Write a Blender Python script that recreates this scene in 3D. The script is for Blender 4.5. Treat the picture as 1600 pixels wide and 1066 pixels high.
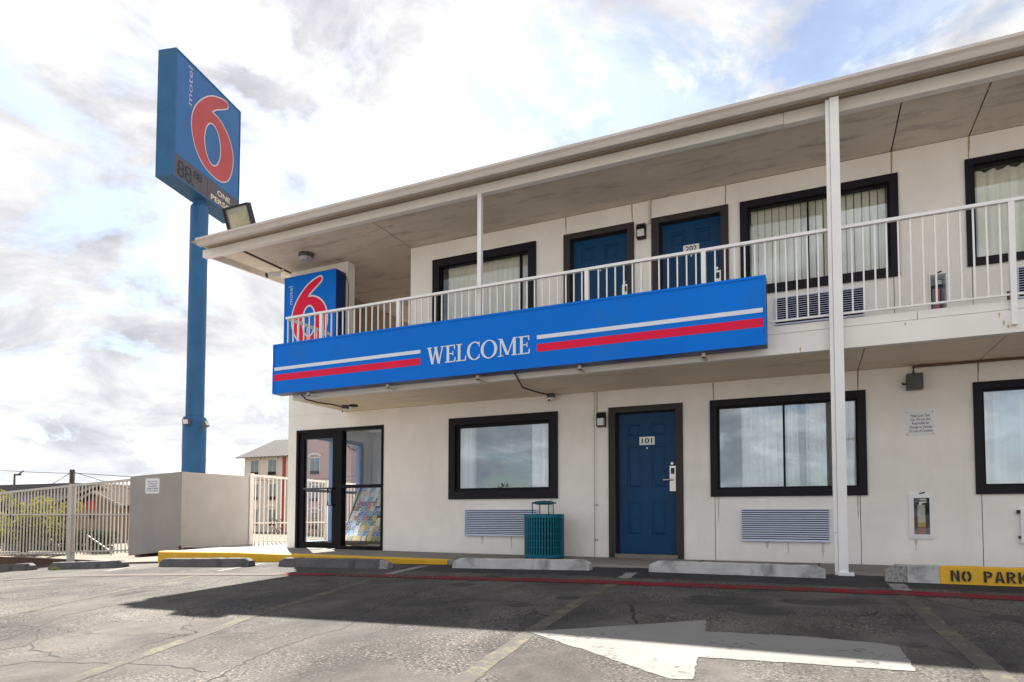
import bpy, bmesh, math, random
from mathutils import Vector, Matrix
random.seed(7)
R = math.radians
S = bpy.context.scene
for o in list(bpy.data.objects):
    bpy.data.objects.remove(o)
C = S.collection

# ------------------------------------------------------------------ camera
cd = bpy.data.cameras.new('camera')
cam = bpy.data.objects.new('camera', cd)
C.objects.link(cam)
cd.sensor_width = 36.0
cd.lens = 22.94
cd.shift_y = 0.1414
cd.clip_start = 0.05
cd.clip_end = 3000
cam.matrix_world = (Matrix.Translation((0, 0, 0.6)) @ Matrix.Rotation(R(24.784), 4, 'Z')
                    @ Matrix.Rotation(R(90 + 2.537), 4, 'X') @ Matrix.Rotation(R(0.0787), 4, 'Z'))
S.camera = cam
S.render.resolution_x, S.render.resolution_y = 1024, 682

# ------------------------------------------------------------------ sun, sky, exposure
TO_SUN = Vector((-0.69, 0.672, 1.0)).normalized()
SUN_EL = math.asin(TO_SUN.z)
SUN_AZ = math.atan2(TO_SUN.x, TO_SUN.y)          # clockwise from +Y
sl = bpy.data.lights.new('sun', 'SUN')
sl.energy = 5.0
sl.angle = R(0.53)
sl.color = (1.0, 0.945, 0.86)
sun = bpy.data.objects.new('sun', sl)
C.objects.link(sun)
sun.rotation_euler = TO_SUN.to_track_quat('Z', 'Y').to_euler()
S.view_settings.view_transform = 'Standard'
S.view_settings.look = 'None'
S.view_settings.gamma = 1.0
S.view_settings.use_curve_mapping = False
S.view_settings.exposure = 1.98

W = bpy.data.worlds.new('World')
S.world = W
W.use_nodes = True
nt = W.node_tree
nt.nodes.clear()
def wn(t, **k):
    n = nt.nodes.new(t)
    for a, b in k.items():
        setattr(n, a, b)
    return n
wl = nt.links.new
sky = wn('ShaderNodeTexSky', sky_type='NISHITA', sun_disc=False)
sky.sun_elevation = SUN_EL
sky.sun_rotation = SUN_AZ
sky.air_density = 1.0
sky.dust_density = 0.6
bg_sky = wn('ShaderNodeBackground')
bg_sky.inputs['Strength'].default_value = 0.05
wl(sky.outputs[0], bg_sky.inputs['Color'])
tc = wn('ShaderNodeTexCoord')
sep = wn('ShaderNodeSeparateXYZ')
wl(tc.outputs['Generated'], sep.inputs[0])
def wmath(op, a, b=None, clamp=False):
    n = wn('ShaderNodeMath', operation=op, use_clamp=clamp)
    for i, v in enumerate((a, b)):
        if v is None:
            continue
        if isinstance(v, (int, float)):
            n.inputs[i].default_value = v
        else:
            wl(v, n.inputs[i])
    return n.outputs[0]
zc = wmath('ADD', wmath('MAXIMUM', sep.outputs[2], 0.0), 0.34)
px_ = wmath('DIVIDE', sep.outputs[0], zc)
py_ = wmath('DIVIDE', sep.outputs[1], zc)
comb = wn('ShaderNodeCombineXYZ')
wl(px_, comb.inputs[0]); wl(py_, comb.inputs[1])
comb.inputs[2].default_value = 3.3
def wnoise(scale, detail, rough, off, dist=0.0):
    mp = wn('ShaderNodeMapping')
    mp.inputs['Location'].default_value = off
    wl(comb.outputs[0], mp.inputs[0])
    n = wn('ShaderNodeTexNoise')
    n.inputs['Scale'].default_value = scale
    n.inputs['Detail'].default_value = detail
    n.inputs['Roughness'].default_value = rough
    n.inputs['Distortion'].default_value = dist
    wl(mp.outputs[0], n.inputs['Vector'])
    return n.outputs[0]
def wramp(fac, stops):
    r = wn('ShaderNodeValToRGB')
    while len(r.color_ramp.elements) < len(stops):
        r.color_ramp.elements.new(0.5)
    for e, (p, c) in zip(r.color_ramp.elements, stops):
        e.position = p
        e.color = c if len(c) == 4 else (*c, 1)
    wl(fac, r.inputs[0])
    return r.outputs[0]
cover = wramp(wnoise(2.3, 14, 0.62, (5.2, 1.6, 0), 0.6), [(0.385, (0.22, 0.22, 0.22)), (0.475, (1, 1, 1))])
shade = wramp(wnoise(3.0, 14, 0.62, (7.7, 2.2, 0), 0.5), [(0.35, (0.36, 0.362, 0.395)), (0.45, (0.49, 0.49, 0.51)), (0.53, (0.62, 0.618, 0.618)), (0.63, (1.10, 1.09, 1.075))])
# clouds brighten towards the sun
vd = wn('ShaderNodeVectorMath', operation='DOT_PRODUCT')
wl(tc.outputs['Generated'], vd.inputs[0])
vd.inputs[1].default_value = TO_SUN
glow = wmath('POWER', wmath('MAXIMUM', vd.outputs['Value'], 0.0), 6.0)
cstr = wmath('ADD', wmath('MULTIPLY', glow, 0.05), 0.398)
# distance haze evens the clouds out towards the horizon
hz = wmath('MULTIPLY', wmath('POWER', wmath('SUBTRACT', 1.0, wmath('MAXIMUM', sep.outputs[2], 0.0), True), 9.0), 0.75)
hm = wn('ShaderNodeMix', data_type='RGBA')
wl(hz, hm.inputs[0]); wl(shade, hm.inputs[6]); hm.inputs[7].default_value = (0.60, 0.63, 0.68, 1)
bg_c = wn('ShaderNodeBackground')
wl(hm.outputs[2], bg_c.inputs['Color'])
wl(cstr, bg_c.inputs['Strength'])
mix = wn('ShaderNodeMixShader')
wl(cover, mix.inputs[0])
wl(bg_sky.outputs[0], mix.inputs[1]); wl(bg_c.outputs[0], mix.inputs[2])
out = wn('ShaderNodeOutputWorld')
wl(mix.outputs[0], out.inputs[0])

# ------------------------------------------------------------------ materials
def nodes_of(m):
    m.use_nodes = True
    t = m.node_tree
    b = t.nodes['Principled BSDF']
    return t, b
def _noise(t, scale, detail=4, rough=0.55, stretch=None, dist=0.0, coord='Object'):
    tcn = t.nodes.new('ShaderNodeTexCoord')
    v = tcn.outputs[coord]
    if stretch:
        mp = t.nodes.new('ShaderNodeMapping')
        mp.inputs['Scale'].default_value = stretch
        t.links.new(v, mp.inputs[0]); v = mp.outputs[0]
    n = t.nodes.new('ShaderNodeTexNoise')
    n.inputs['Scale'].default_value = scale
    n.inputs['Detail'].default_value = detail
    n.inputs['Roughness'].default_value = rough
    n.inputs['Distortion'].default_value = dist
    t.links.new(v, n.inputs['Vector'])
    return n.outputs[0]
def _ramp(t, fac, stops):
    r = t.nodes.new('ShaderNodeValToRGB')
    while len(r.color_ramp.elements) < len(stops):
        r.color_ramp.elements.new(0.5)
    for e, (p, c) in zip(r.color_ramp.elements, stops):
        e.position = p
        e.color = (*c, 1) if isinstance(c, tuple) else (c, c, c, 1)
    t.links.new(fac, r.inputs[0])
    return r.outputs[0]
def _mix(t, fac, a, b, mode='MIX'):
    n = t.nodes.new('ShaderNodeMix')
    n.data_type = 'RGBA'; n.blend_type = mode
    for idx, v in ((0, fac), (6, a), (7, b)):
        if isinstance(v, (int, float)):
            n.inputs[idx].default_value = v
        elif isinstance(v, tuple):
            n.inputs[idx].default_value = (*v, 1)
        else:
            t.links.new(v, n.inputs[idx])
    return n.outputs[2]
def _bump(t, b, h, strength, dist):
    n = t.nodes.new('ShaderNodeBump')
    n.inputs['Strength'].default_value = strength
    n.inputs['Distance'].default_value = dist
    t.links.new(h, n.inputs['Height'])
    t.links.new(n.outputs[0], b.inputs['Normal'])
def mat(name, col, rough=0.6, var=0.08, scale=3.0, bump=0.0, bscale=60.0, metal=0.0, spec=0.4,
        stain=None, stain_amt=0.4, stain_scale=2.0, stain_stretch=None, stain_pos=(0.56, 0.7)):
    m = bpy.data.materials.new(name)
    t, b = nodes_of(m)
    b.inputs['Roughness'].default_value = rough
    b.inputs['Metallic'].default_value = metal
    b.inputs['Specular IOR Level'].default_value = spec
    n = _noise(t, scale, 6, 0.6)
    lo = tuple(max(0, c * (1 - var)) for c in col); hi = tuple(min(1, c * (1 + var * 0.6)) for c in col)
    c = _ramp(t, n, [(0.3, lo), (0.7, hi)])
    if stain:
        f = _ramp(t, _noise(t, stain_scale, 8, 0.68, stain_stretch, 0.3), [(stain_pos[0], 0.0), (stain_pos[1], stain_amt)])
        c = _mix(t, f, c, stain)
    t.links.new(c, b.inputs['Base Color'])
    if bump:
        _bump(t, b, _noise(t, bscale, 5, 0.6), bump, 0.01)
    return m

M = {}
M['stucco'] = mat('white_stucco', (0.92, 0.885, 0.84), 0.85, 0.07, 1.7, 0.45, 70, spec=0.2,
                  stain=(0.52, 0.45, 0.37), stain_amt=0.17, stain_scale=2.0, stain_stretch=(2.6, 1, 0.45), stain_pos=(0.54, 0.80))
M['backing'] = mat('dark_joint', (0.10, 0.085, 0.07), 0.9)
M['soffit'] = mat('soffit_board', (0.74, 0.655, 0.565), 0.85, 0.10, 1.1, 0.2, 70, spec=0.2,
                  stain=(0.20, 0.165, 0.135), stain_amt=0.6, stain_scale=2.8, stain_stretch=(0.6, 2.2, 1), stain_pos=(0.52, 0.74))
M['soffit_low'] = mat('slab_underside', (0.88, 0.76, 0.60), 0.85, 0.08, 1.3, 0.2, 70, spec=0.2,
                  stain=(0.34, 0.28, 0.22), stain_amt=0.4, stain_scale=1.8, stain_stretch=(0.5, 1.9, 1))
M['white_paint'] = mat('white_paint', (0.87, 0.86, 0.86), 0.5, 0.04, 4, 0.08, 40,
                       stain=(0.50, 0.40, 0.30), stain_amt=0.3, stain_scale=5, stain_pos=(0.62, 0.78))
M['fascia'] = mat('fascia_paint', (0.87, 0.85, 0.82), 0.6, 0.05, 2.0, 0.1, 50,
                  stain=(0.46, 0.38, 0.28), stain_amt=0.35, stain_scale=3, stain_stretch=(0.4, 1, 1), stain_pos=(0.58, 0.8))
M['gutter'] = mat('gutter_paint', (0.60, 0.55, 0.515), 0.45, 0.07, 1.5, stain=(0.34, 0.28, 0.24), stain_amt=0.4,
                  stain_scale=2.0, stain_stretch=(0.4, 1, 2.0))
M['eave_tan'] = mat('eave_tan_board', (0.46, 0.37, 0.28), 0.8, 0.1, 2)
M['roof'] = mat('roof_sheet', (0.42, 0.40, 0.38), 0.5, 0.1, 2)
M['trim'] = mat('black_trim', (0.014, 0.012, 0.018), 0.5, 0.2, 6, 0.05, 40, spec=0.18)
M['doortrim'] = mat('brown_black_trim', (0.048, 0.040, 0.040), 0.5, 0.15, 6, 0.05, 40, spec=0.2)
M['alu_black'] = mat('black_aluminium', (0.009, 0.009, 0.012), 0.45, 0.1, 6, spec=0.12)
M['door'] = mat('blue_door_paint', (0.003, 0.052, 0.140), 0.40, 0.12, 2.5, 0.05, 50, spec=0.2,
                stain=(0.006, 0.03, 0.08), stain_amt=0.5, stain_scale=3, stain_stretch=(1, 1, 0.5))
M['blueframe'] = mat('blue_frame', (0.10, 0.19, 0.36), 0.45)
M['steel'] = mat('brushed_steel', (0.60, 0.59, 0.57), 0.3, 0.1, 20, metal=0.9)
M['plate'] = mat('plate_white', (0.82, 0.82, 0.80), 0.4, 0.03)
M['ink'] = mat('black_ink', (0.012, 0.012, 0.014), 0.6)
M['blueink'] = mat('blue_ink', (0.06, 0.09, 0.24), 0.6)
M['signblue'] = mat('sign_blue', (0.001, 0.175, 0.72), 0.45, 0.10, 0.5, spec=0.12, stain=(0.02, 0.17, 0.52), stain_amt=0.5, stain_scale=0.9)
M['signblue_dark'] = mat('sign_cabinet_blue', (0.010, 0.035, 0.16), 0.4, 0.1, 2)
M['signred'] = mat('sign_red', (0.78, 0.006, 0.055), 0.4, 0.06, 2, spec=0.2)
M['signwhite'] = mat('sign_white', (0.74, 0.78, 0.84), 0.4, 0.04, 4)
M['pole'] = mat('pole_blue', (0.032, 0.12, 0.265), 0.45, 0.12, 1.2, spec=0.2, stain=(0.07, 0.14, 0.24), stain_amt=0.5, stain_scale=1.2,
                stain_stretch=(1, 1, 0.4))
M['poleface'] = mat('faded_sign_blue', (0.045, 0.15, 0.38), 0.4, 0.1, 1, spec=0.15)
M['polered'] = mat('faded_sign_red', (0.44, 0.055, 0.065), 0.45, 0.1, 1)
M['poleoutline'] = mat('faded_outline', (0.62, 0.52, 0.56), 0.5)
M['panel_grey'] = mat('price_panel_grey', (0.085, 0.075, 0.085), 0.5, 0.1)
M['segment'] = mat('unlit_segment', (0.016, 0.014, 0.03), 0.4)
M['cream_letter'] = mat('cream_letter', (0.70, 0.66, 0.56), 0.5)
M['rail'] = mat('white_railing', (0.87, 0.86, 0.85), 0.42, 0.05, 8, stain=(0.40, 0.28, 0.17), stain_amt=0.4, stain_scale=9,
                stain_pos=(0.66, 0.8))
M['fence'] = mat('fence_paint', (0.58, 0.54, 0.49), 0.6, 0.08, 6, stain=(0.36, 0.22, 0.12), stain_amt=0.5, stain_scale=10, stain_pos=(0.64, 0.78))
M['rust'] = mat('rusty_steel', (0.10, 0.055, 0.035), 0.8, 0.3, 12)
M['ac'] = mat('anodised_louvre', (0.60, 0.65, 0.80), 0.45, 0.06, 6, metal=0.1)
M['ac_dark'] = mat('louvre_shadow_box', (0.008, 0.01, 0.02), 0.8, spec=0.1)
M['cable'] = mat('black_cable', (0.02, 0.017, 0.015), 0.6)
M['conduit'] = mat('painted_conduit', (0.72, 0.66, 0.58), 0.5, 0.1, 10)
M['brown_pipe'] = mat('brown_conduit', (0.17, 0.10, 0.06), 0.5, 0.2, 8)
M['greybox'] = mat('grey_enclosure', (0.085, 0.085, 0.092), 0.45, 0.1, 8)
M['lampglass'] = mat('frosted_lamp_glass', (0.72, 0.72, 0.70), 0.25, 0.05, 10)
M['teal'] = mat('teal_coating', (0.002, 0.135, 0.205), 0.4, 0.1, 6, spec=0.25)
M['liner'] = mat('dark_liner', (0.004, 0.022, 0.032), 0.7, spec=0.1)
M['concrete'] = mat('wheel_stop_concrete', (0.46, 0.455, 0.45), 0.9, 0.18, 7, 0.55, 110, spec=0.2,
                    stain=(0.07, 0.07, 0.07), stain_amt=0.75, stain_scale=4, stain_pos=(0.52, 0.72))
M['dark_concrete'] = mat('tarred_concrete', (0.115, 0.11, 0.115), 0.85, 0.25, 6, 0.5, 100, spec=0.3,
                    stain=(0.03, 0.03, 0.032), stain_amt=0.7, stain_scale=4)
M['aggregate'] = mat('broken_aggregate', (0.30, 0.29, 0.28), 0.95, 0.7, 55, 1.0, 60)
M['walk'] = mat('sidewalk_concrete', (0.235, 0.215, 0.195), 0.9, 0.15, 2.5, 0.35, 90, spec=0.2, stain=(0.12, 0.105, 0.09),
                stain_amt=0.55, stain_scale=2.2, stain_stretch=(0.6, 1.2, 1))
M['yellow'] = mat('yellow_kerb_paint', (0.66, 0.37, 0.012), 0.55, 0.10, 5, 0.2, 70, stain=(0.15, 0.11, 0.05), stain_amt=0.75,
                  stain_scale=7, stain_pos=(0.62, 0.76))
M['enclosure'] = mat('painted_block_wall', (0.37, 0.345, 0.325), 0.85, 0.10, 1.4, 0.25, 70, spec=0.2, stain=(0.36, 0.31, 0.27),
                     stain_amt=0.5, stain_scale=1.5, stain_stretch=(1, 1, 0.6))
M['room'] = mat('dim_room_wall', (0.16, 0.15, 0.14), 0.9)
M['lobbywall'] = mat('lobby_wall', (0.74, 0.74, 0.72), 0.8)
M['lobbyfloor'] = mat('lobby_floor', (0.10, 0.095, 0.09), 0.4)
M['brownwall'] = mat('brown_stair_wall', (0.30, 0.225, 0.15), 0.85, 0.2, 2, stain=(0.12, 0.09, 0.06), stain_amt=0.6, stain_scale=2)
M['curtain'] = mat('white_sheer', (0.93, 0.93, 0.92), 0.9, 0.04, 4)
M['curtain_cream'] = mat('cream_curtain', (0.90, 0.87, 0.74), 0.9, 0.06, 4)
M['blind'] = mat('cream_blind_slat', (0.90, 0.87, 0.74), 0.7, 0.05, 4)
M['red_ext'] = mat('extinguisher_red', (0.42, 0.02, 0.03), 0.3)
M['tag'] = mat('paper_tag', (0.80, 0.78, 0.70), 0.8)
M['tag_yellow'] = mat('yellow_tag', (0.70, 0.55, 0.14), 0.8)
M['blue_tag'] = mat('light_blue_label', (0.10, 0.36, 0.62), 0.6)
M['navy'] = mat('navy_cabinet_back', (0.004, 0.045, 0.15), 0.5)
M['led'] = mat('led_panel', (0.80, 0.75, 0.55), 0.35, 0.12, 22)
M['hotel'] = mat('hotel_stucco', (0.66, 0.60, 0.53), 0.85, 0.04)
M['hotel_pink'] = mat('hotel_pink_stucco', (0.55, 0.38, 0.36), 0.85, 0.05)
M['hotel_red'] = mat('hotel_red_trim', (0.42, 0.06, 0.05), 0.7)
M['hotel_trim'] = mat('hotel_white_trim', (0.80, 0.78, 0.75), 0.7)
M['metalroof'] = mat('standing_seam_roof', (0.17, 0.166, 0.166), 0.85, 0.05, spec=0.04)
M['metalseam'] = mat('roof_seam_rib', (0.025, 0.025, 0.028), 0.85, spec=0.02)
M['hglass'] = mat('far_window_glass', (0.16, 0.21, 0.25), 0.1, 0.3, 2, spec=0.8)
M['house'] = mat('tan_siding', (0.27, 0.19, 0.125), 0.85, 0.06)
M['shingle'] = mat('brown_shingle', (0.07, 0.052, 0.042), 0.95, 0.2, 8, spec=0.03)
M['verge'] = mat('verge_white', (0.30, 0.27, 0.23), 0.8, spec=0.1)
M['darkgap'] = mat('dark_opening', (0.02, 0.02, 0.02), 0.9)
M['shed_roof'] = mat('dark_flat_roof', (0.060, 0.058, 0.068), 0.6)
M['shed_wall'] = mat('lavender_grey_wall', (0.24, 0.235, 0.27), 0.8)
M['wood'] = mat('weathered_pole_wood', (0.085, 0.07, 0.06), 0.9, 0.3, 6)
M['bark'] = mat('bark', (0.07, 0.05, 0.035), 0.9, 0.3, 10)
M['steps'] = mat('pale_concrete', (0.28, 0.265, 0.245), 0.85)
M['carpaint'] = mat('white_car_paint', (0.75, 0.75, 0.75), 0.25)
M['tyre'] = mat('tyre_rubber', (0.015, 0.015, 0.015), 0.8)
M['rack'] = mat('rack_black', (0.03, 0.03, 0.03), 0.5)
M['cardboard'] = mat('cardboard_box', (0.42, 0.31, 0.18), 0.85)

def leaf_mat(name, c1, c2):
    m = bpy.data.materials.new(name)
    t, b = nodes_of(m)
    n = _noise(t, 0.9, 3)
    oi = t.nodes.new('ShaderNodeNewGeometry')
    f = _mix(t, 0.5, n, oi.outputs['Random Per Island'])
    c = _ramp(t, f, [(0.3, c1), (0.65, c2)])
    t.links.new(c, b.inputs['Base Color'])
    b.inputs['Roughness'].default_value = 0.6
    tr = t.nodes.new('ShaderNodeBsdfTranslucent')
    t.links.new(c, tr.inputs[0])
    mx = t.nodes.new('ShaderNodeMixShader')
    mx.inputs[0].default_value = 0.45
    t.links.new(b.outputs[0], mx.inputs[1]); t.links.new(tr.outputs[0], mx.inputs[2])
    t.links.new(mx.outputs[0], t.nodes['Material Output'].inputs[0])
    return m
M['leaf'] = leaf_mat('yellow_green_leaf', (0.075, 0.082, 0.006), (0.23, 0.21, 0.012))
M['leaf_dark'] = leaf_mat('dark_leaf', (0.010, 0.018, 0.008), (0.035, 0.05, 0.018))
M['weed'] = leaf_mat('weed_leaf', (0.06, 0.07, 0.012), (0.14, 0.14, 0.03))

def glass_mat(name, base, gain, tint=(0.93, 0.95, 0.96), refl=(0.92, 0.95, 1.0)):
    m = bpy.data.materials.new(name)
    m.use_nodes = True
    t = m.node_tree
    t.nodes.clear()
    o = t.nodes.new('ShaderNodeOutputMaterial')
    fr = t.nodes.new('ShaderNodeFresnel'); fr.inputs[0].default_value = 1.5
    mm = t.nodes.new('ShaderNodeMath'); mm.operation = 'MULTIPLY_ADD'; mm.use_clamp = True
    t.links.new(fr.outputs[0], mm.inputs[0]); mm.inputs[1].default_value = gain; mm.inputs[2].default_value = base
    tr = t.nodes.new('ShaderNodeBsdfTransparent'); tr.inputs[0].default_value = (*tint, 1)
    gl = t.nodes.new('ShaderNodeBsdfGlossy'); gl.inputs['Roughness'].default_value = 0.0
    gl.inputs[0].default_value = (*refl, 1)
    bn = t.nodes.new('ShaderNodeBump'); bn.inputs['Strength'].default_value = 0.012; bn.inputs['Distance'].default_value = 0.05
    t.links.new(_noise(t, 1.6, 1), bn.inputs['Height']); t.links.new(bn.outputs[0], gl.inputs['Normal'])
    mx = t.nodes.new('ShaderNodeMixShader')
    t.links.new(mm.outputs[0], mx.inputs[0]); t.links.new(tr.outputs[0], mx.inputs[1]); t.links.new(gl.outputs[0], mx.inputs[2])
    t.links.new(mx.outputs[0], o.inputs[0])
    return m
M['glass'] = glass_mat('coated_window_glass', 0.23, 1.0, tint=(0.97, 0.98, 0.98), refl=(0.82, 0.92, 1.0))
M['glass_up'] = glass_mat('upper_window_glass', 0.10, 1.0, tint=(0.97, 0.98, 0.98), refl=(0.82, 0.92, 1.0))
M['glass_lobby'] = glass_mat('lobby_glass', 0.02, 0.9)
M['glass_small'] = glass_mat('cabinet_glass', 0.03, 1.0)

def asphalt():
    m = bpy.data.materials.new('worn_asphalt')
    t, b = nodes_of(m)
    big = _noise(t, 0.45, 6, 0.62, dist=0.6)
    mid = _noise(t, 2.2, 8, 0.68, (1.0, 0.55, 1), 0.4)
    fine = _noise(t, 170, 3, 0.75)
    speck = _noise(t, 58, 3, 0.72)
    patch = _noise(t, 0.9, 5, 0.6, dist=0.8)
    c = _ramp(t, big, [(0.36, (0.060, 0.058, 0.059)), (0.64, (0.130, 0.119, 0.110))])
    c = _mix(t, 0.8, c, _ramp(t, mid, [(0.32, 0.50), (0.66, 1.12)]), 'MULTIPLY')
    rough_zone = _ramp(t, patch, [(0.42, 0.15), (0.58, 1.0)])
    hi = _mix(t, 1.0, _ramp(t, speck, [(0.56, 0.0), (0.64, 0.75)]), rough_zone, 'MULTIPLY')
    lo = _mix(t, 1.0, _ramp(t, speck, [(0.37, 1.0), (0.45, 0.0)]), rough_zone, 'MULTIPLY')
    c = _mix(t, hi, c, (0.28, 0.255, 0.23))
    c = _mix(t, lo, c, (0.016, 0.015, 0.015))
    # fine crack network where the surface is tired
    tcn = t.nodes.new('ShaderNodeTexCoord'); add_ = t.nodes.new('ShaderNodeVectorMath'); add_.operation = 'MULTIPLY_ADD'
    nz = t.nodes.new('ShaderNodeTexNoise'); nz.inputs['Scale'].default_value = 3.5; nz.inputs['Detail'].default_value = 6
    t.links.new(tcn.outputs['Object'], nz.inputs['Vector'])
    t.links.new(nz.outputs['Color'], add_.inputs[0]); add_.inputs[1].default_value = (.5, .5, 0); t.links.new(tcn.outputs['Object'], add_.inputs[2])
    vo = t.nodes.new('ShaderNodeTexVoronoi'); vo.feature = 'DISTANCE_TO_EDGE'; vo.inputs['Scale'].default_value = 1.15; vo.voronoi_dimensions = '2D'
    t.links.new(add_.outputs[0], vo.inputs['Vector'])
    net = _mix(t, 1.0, _ramp(t, vo.outputs['Distance'], [(0.004, 0.9), (0.013, 0.0)]), _ramp(t, _noise(t, 0.55, 4, 0.6), [(0.50, 0.0), (0.60, 1.0)]), 'MULTIPLY')
    c = _mix(t, net, c, (0.014, 0.013, 0.013))
    # old oil drips and tyre-dark blotches
    oil = _ramp(t, _noise(t, 1.3, 5, 0.55), [(0.63, 0.0), (0.72, 0.8)])
    c = _mix(t, oil, c, (0.032, 0.031, 0.031))
    t.links.new(c, b.inputs['Base Color'])
    b.inputs['Roughness'].default_value = 0.88
    b.inputs['Specular IOR Level'].default_value = 0.06
    h = _mix(t, 0.45, fine, speck)
    _bump(t, b, h, 0.55, 0.012)
    return m
M['asphalt'] = asphalt()
def paint(name, col, wear_lo, wear_hi, scale=14, rough=0.6, under=(0.11, 0.10, 0.095)):
    m = bpy.data.materials.new(name)
    t, b = nodes_of(m)
    w = _ramp(t, _mix(t, 0.5, _noise(t, scale, 6, 0.7), _noise(t, scale * 0.18, 4, 0.6)), [(wear_lo, 1.0), (wear_hi, 0.0)])
    v = _ramp(t, _noise(t, 2.2, 5), [(0.3, tuple(x * 0.86 for x in col)), (0.7, col)])
    t.links.new(_mix(t, w, v, under), b.inputs['Base Color'])
    b.inputs['Roughness'].default_value = 0.9
    b.inputs['Specular IOR Level'].default_value = 0.08
    _bump(t, b, _noise(t, 120, 3, 0.7), 0.4, 0.01)
    return m
M['p_white'] = paint('white_arrow_paint', (0.225, 0.22, 0.212), 0.395, 0.445, 24)
M['p_line'] = paint('worn_stall_line', (0.165, 0.150, 0.100), 0.49, 0.62, 34, under=(0.085, 0.08, 0.075))
M['p_tip'] = paint('white_line_tip', (0.26, 0.255, 0.245), 0.42, 0.46, 26)
M['p_red'] = paint('red_lane_paint', (0.20, 0.020, 0.027), 0.40, 0.52, 22, under=(0.075,0.055,0.055))
M['p_pink'] = paint('faded_red_paint', (0.135, 0.085, 0.078), 0.50, 0.62, 18, under=(0.10, 0.093, 0.088))
M['crackm'] = mat('crack_dark', (0.016, 0.015, 0.015), 0.95)
M['street'] = mat('added_bounce_concrete', (0.30, 0.285, 0.26), 0.9, 0.15, 1.2, 0.3, 60, spec=0.2)
def dirt():
    m = bpy.data.materials.new('dry_ground')
    t, b = nodes_of(m)
    c = _ramp(t, _noise(t, 0.5, 6, 0.65), [(0.3, (0.07, 0.056, 0.036)), (0.55, (0.13, 0.11, 0.08)), (0.75, (0.18, 0.16, 0.13))])
    t.links.new(c, b.inputs['Base Color'])
    b.inputs['Roughness'].default_value = 0.95
    _bump(t, b, _noise(t, 9, 6), 0.5, 0.05)
    return m
M['dirt'] = dirt()

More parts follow.
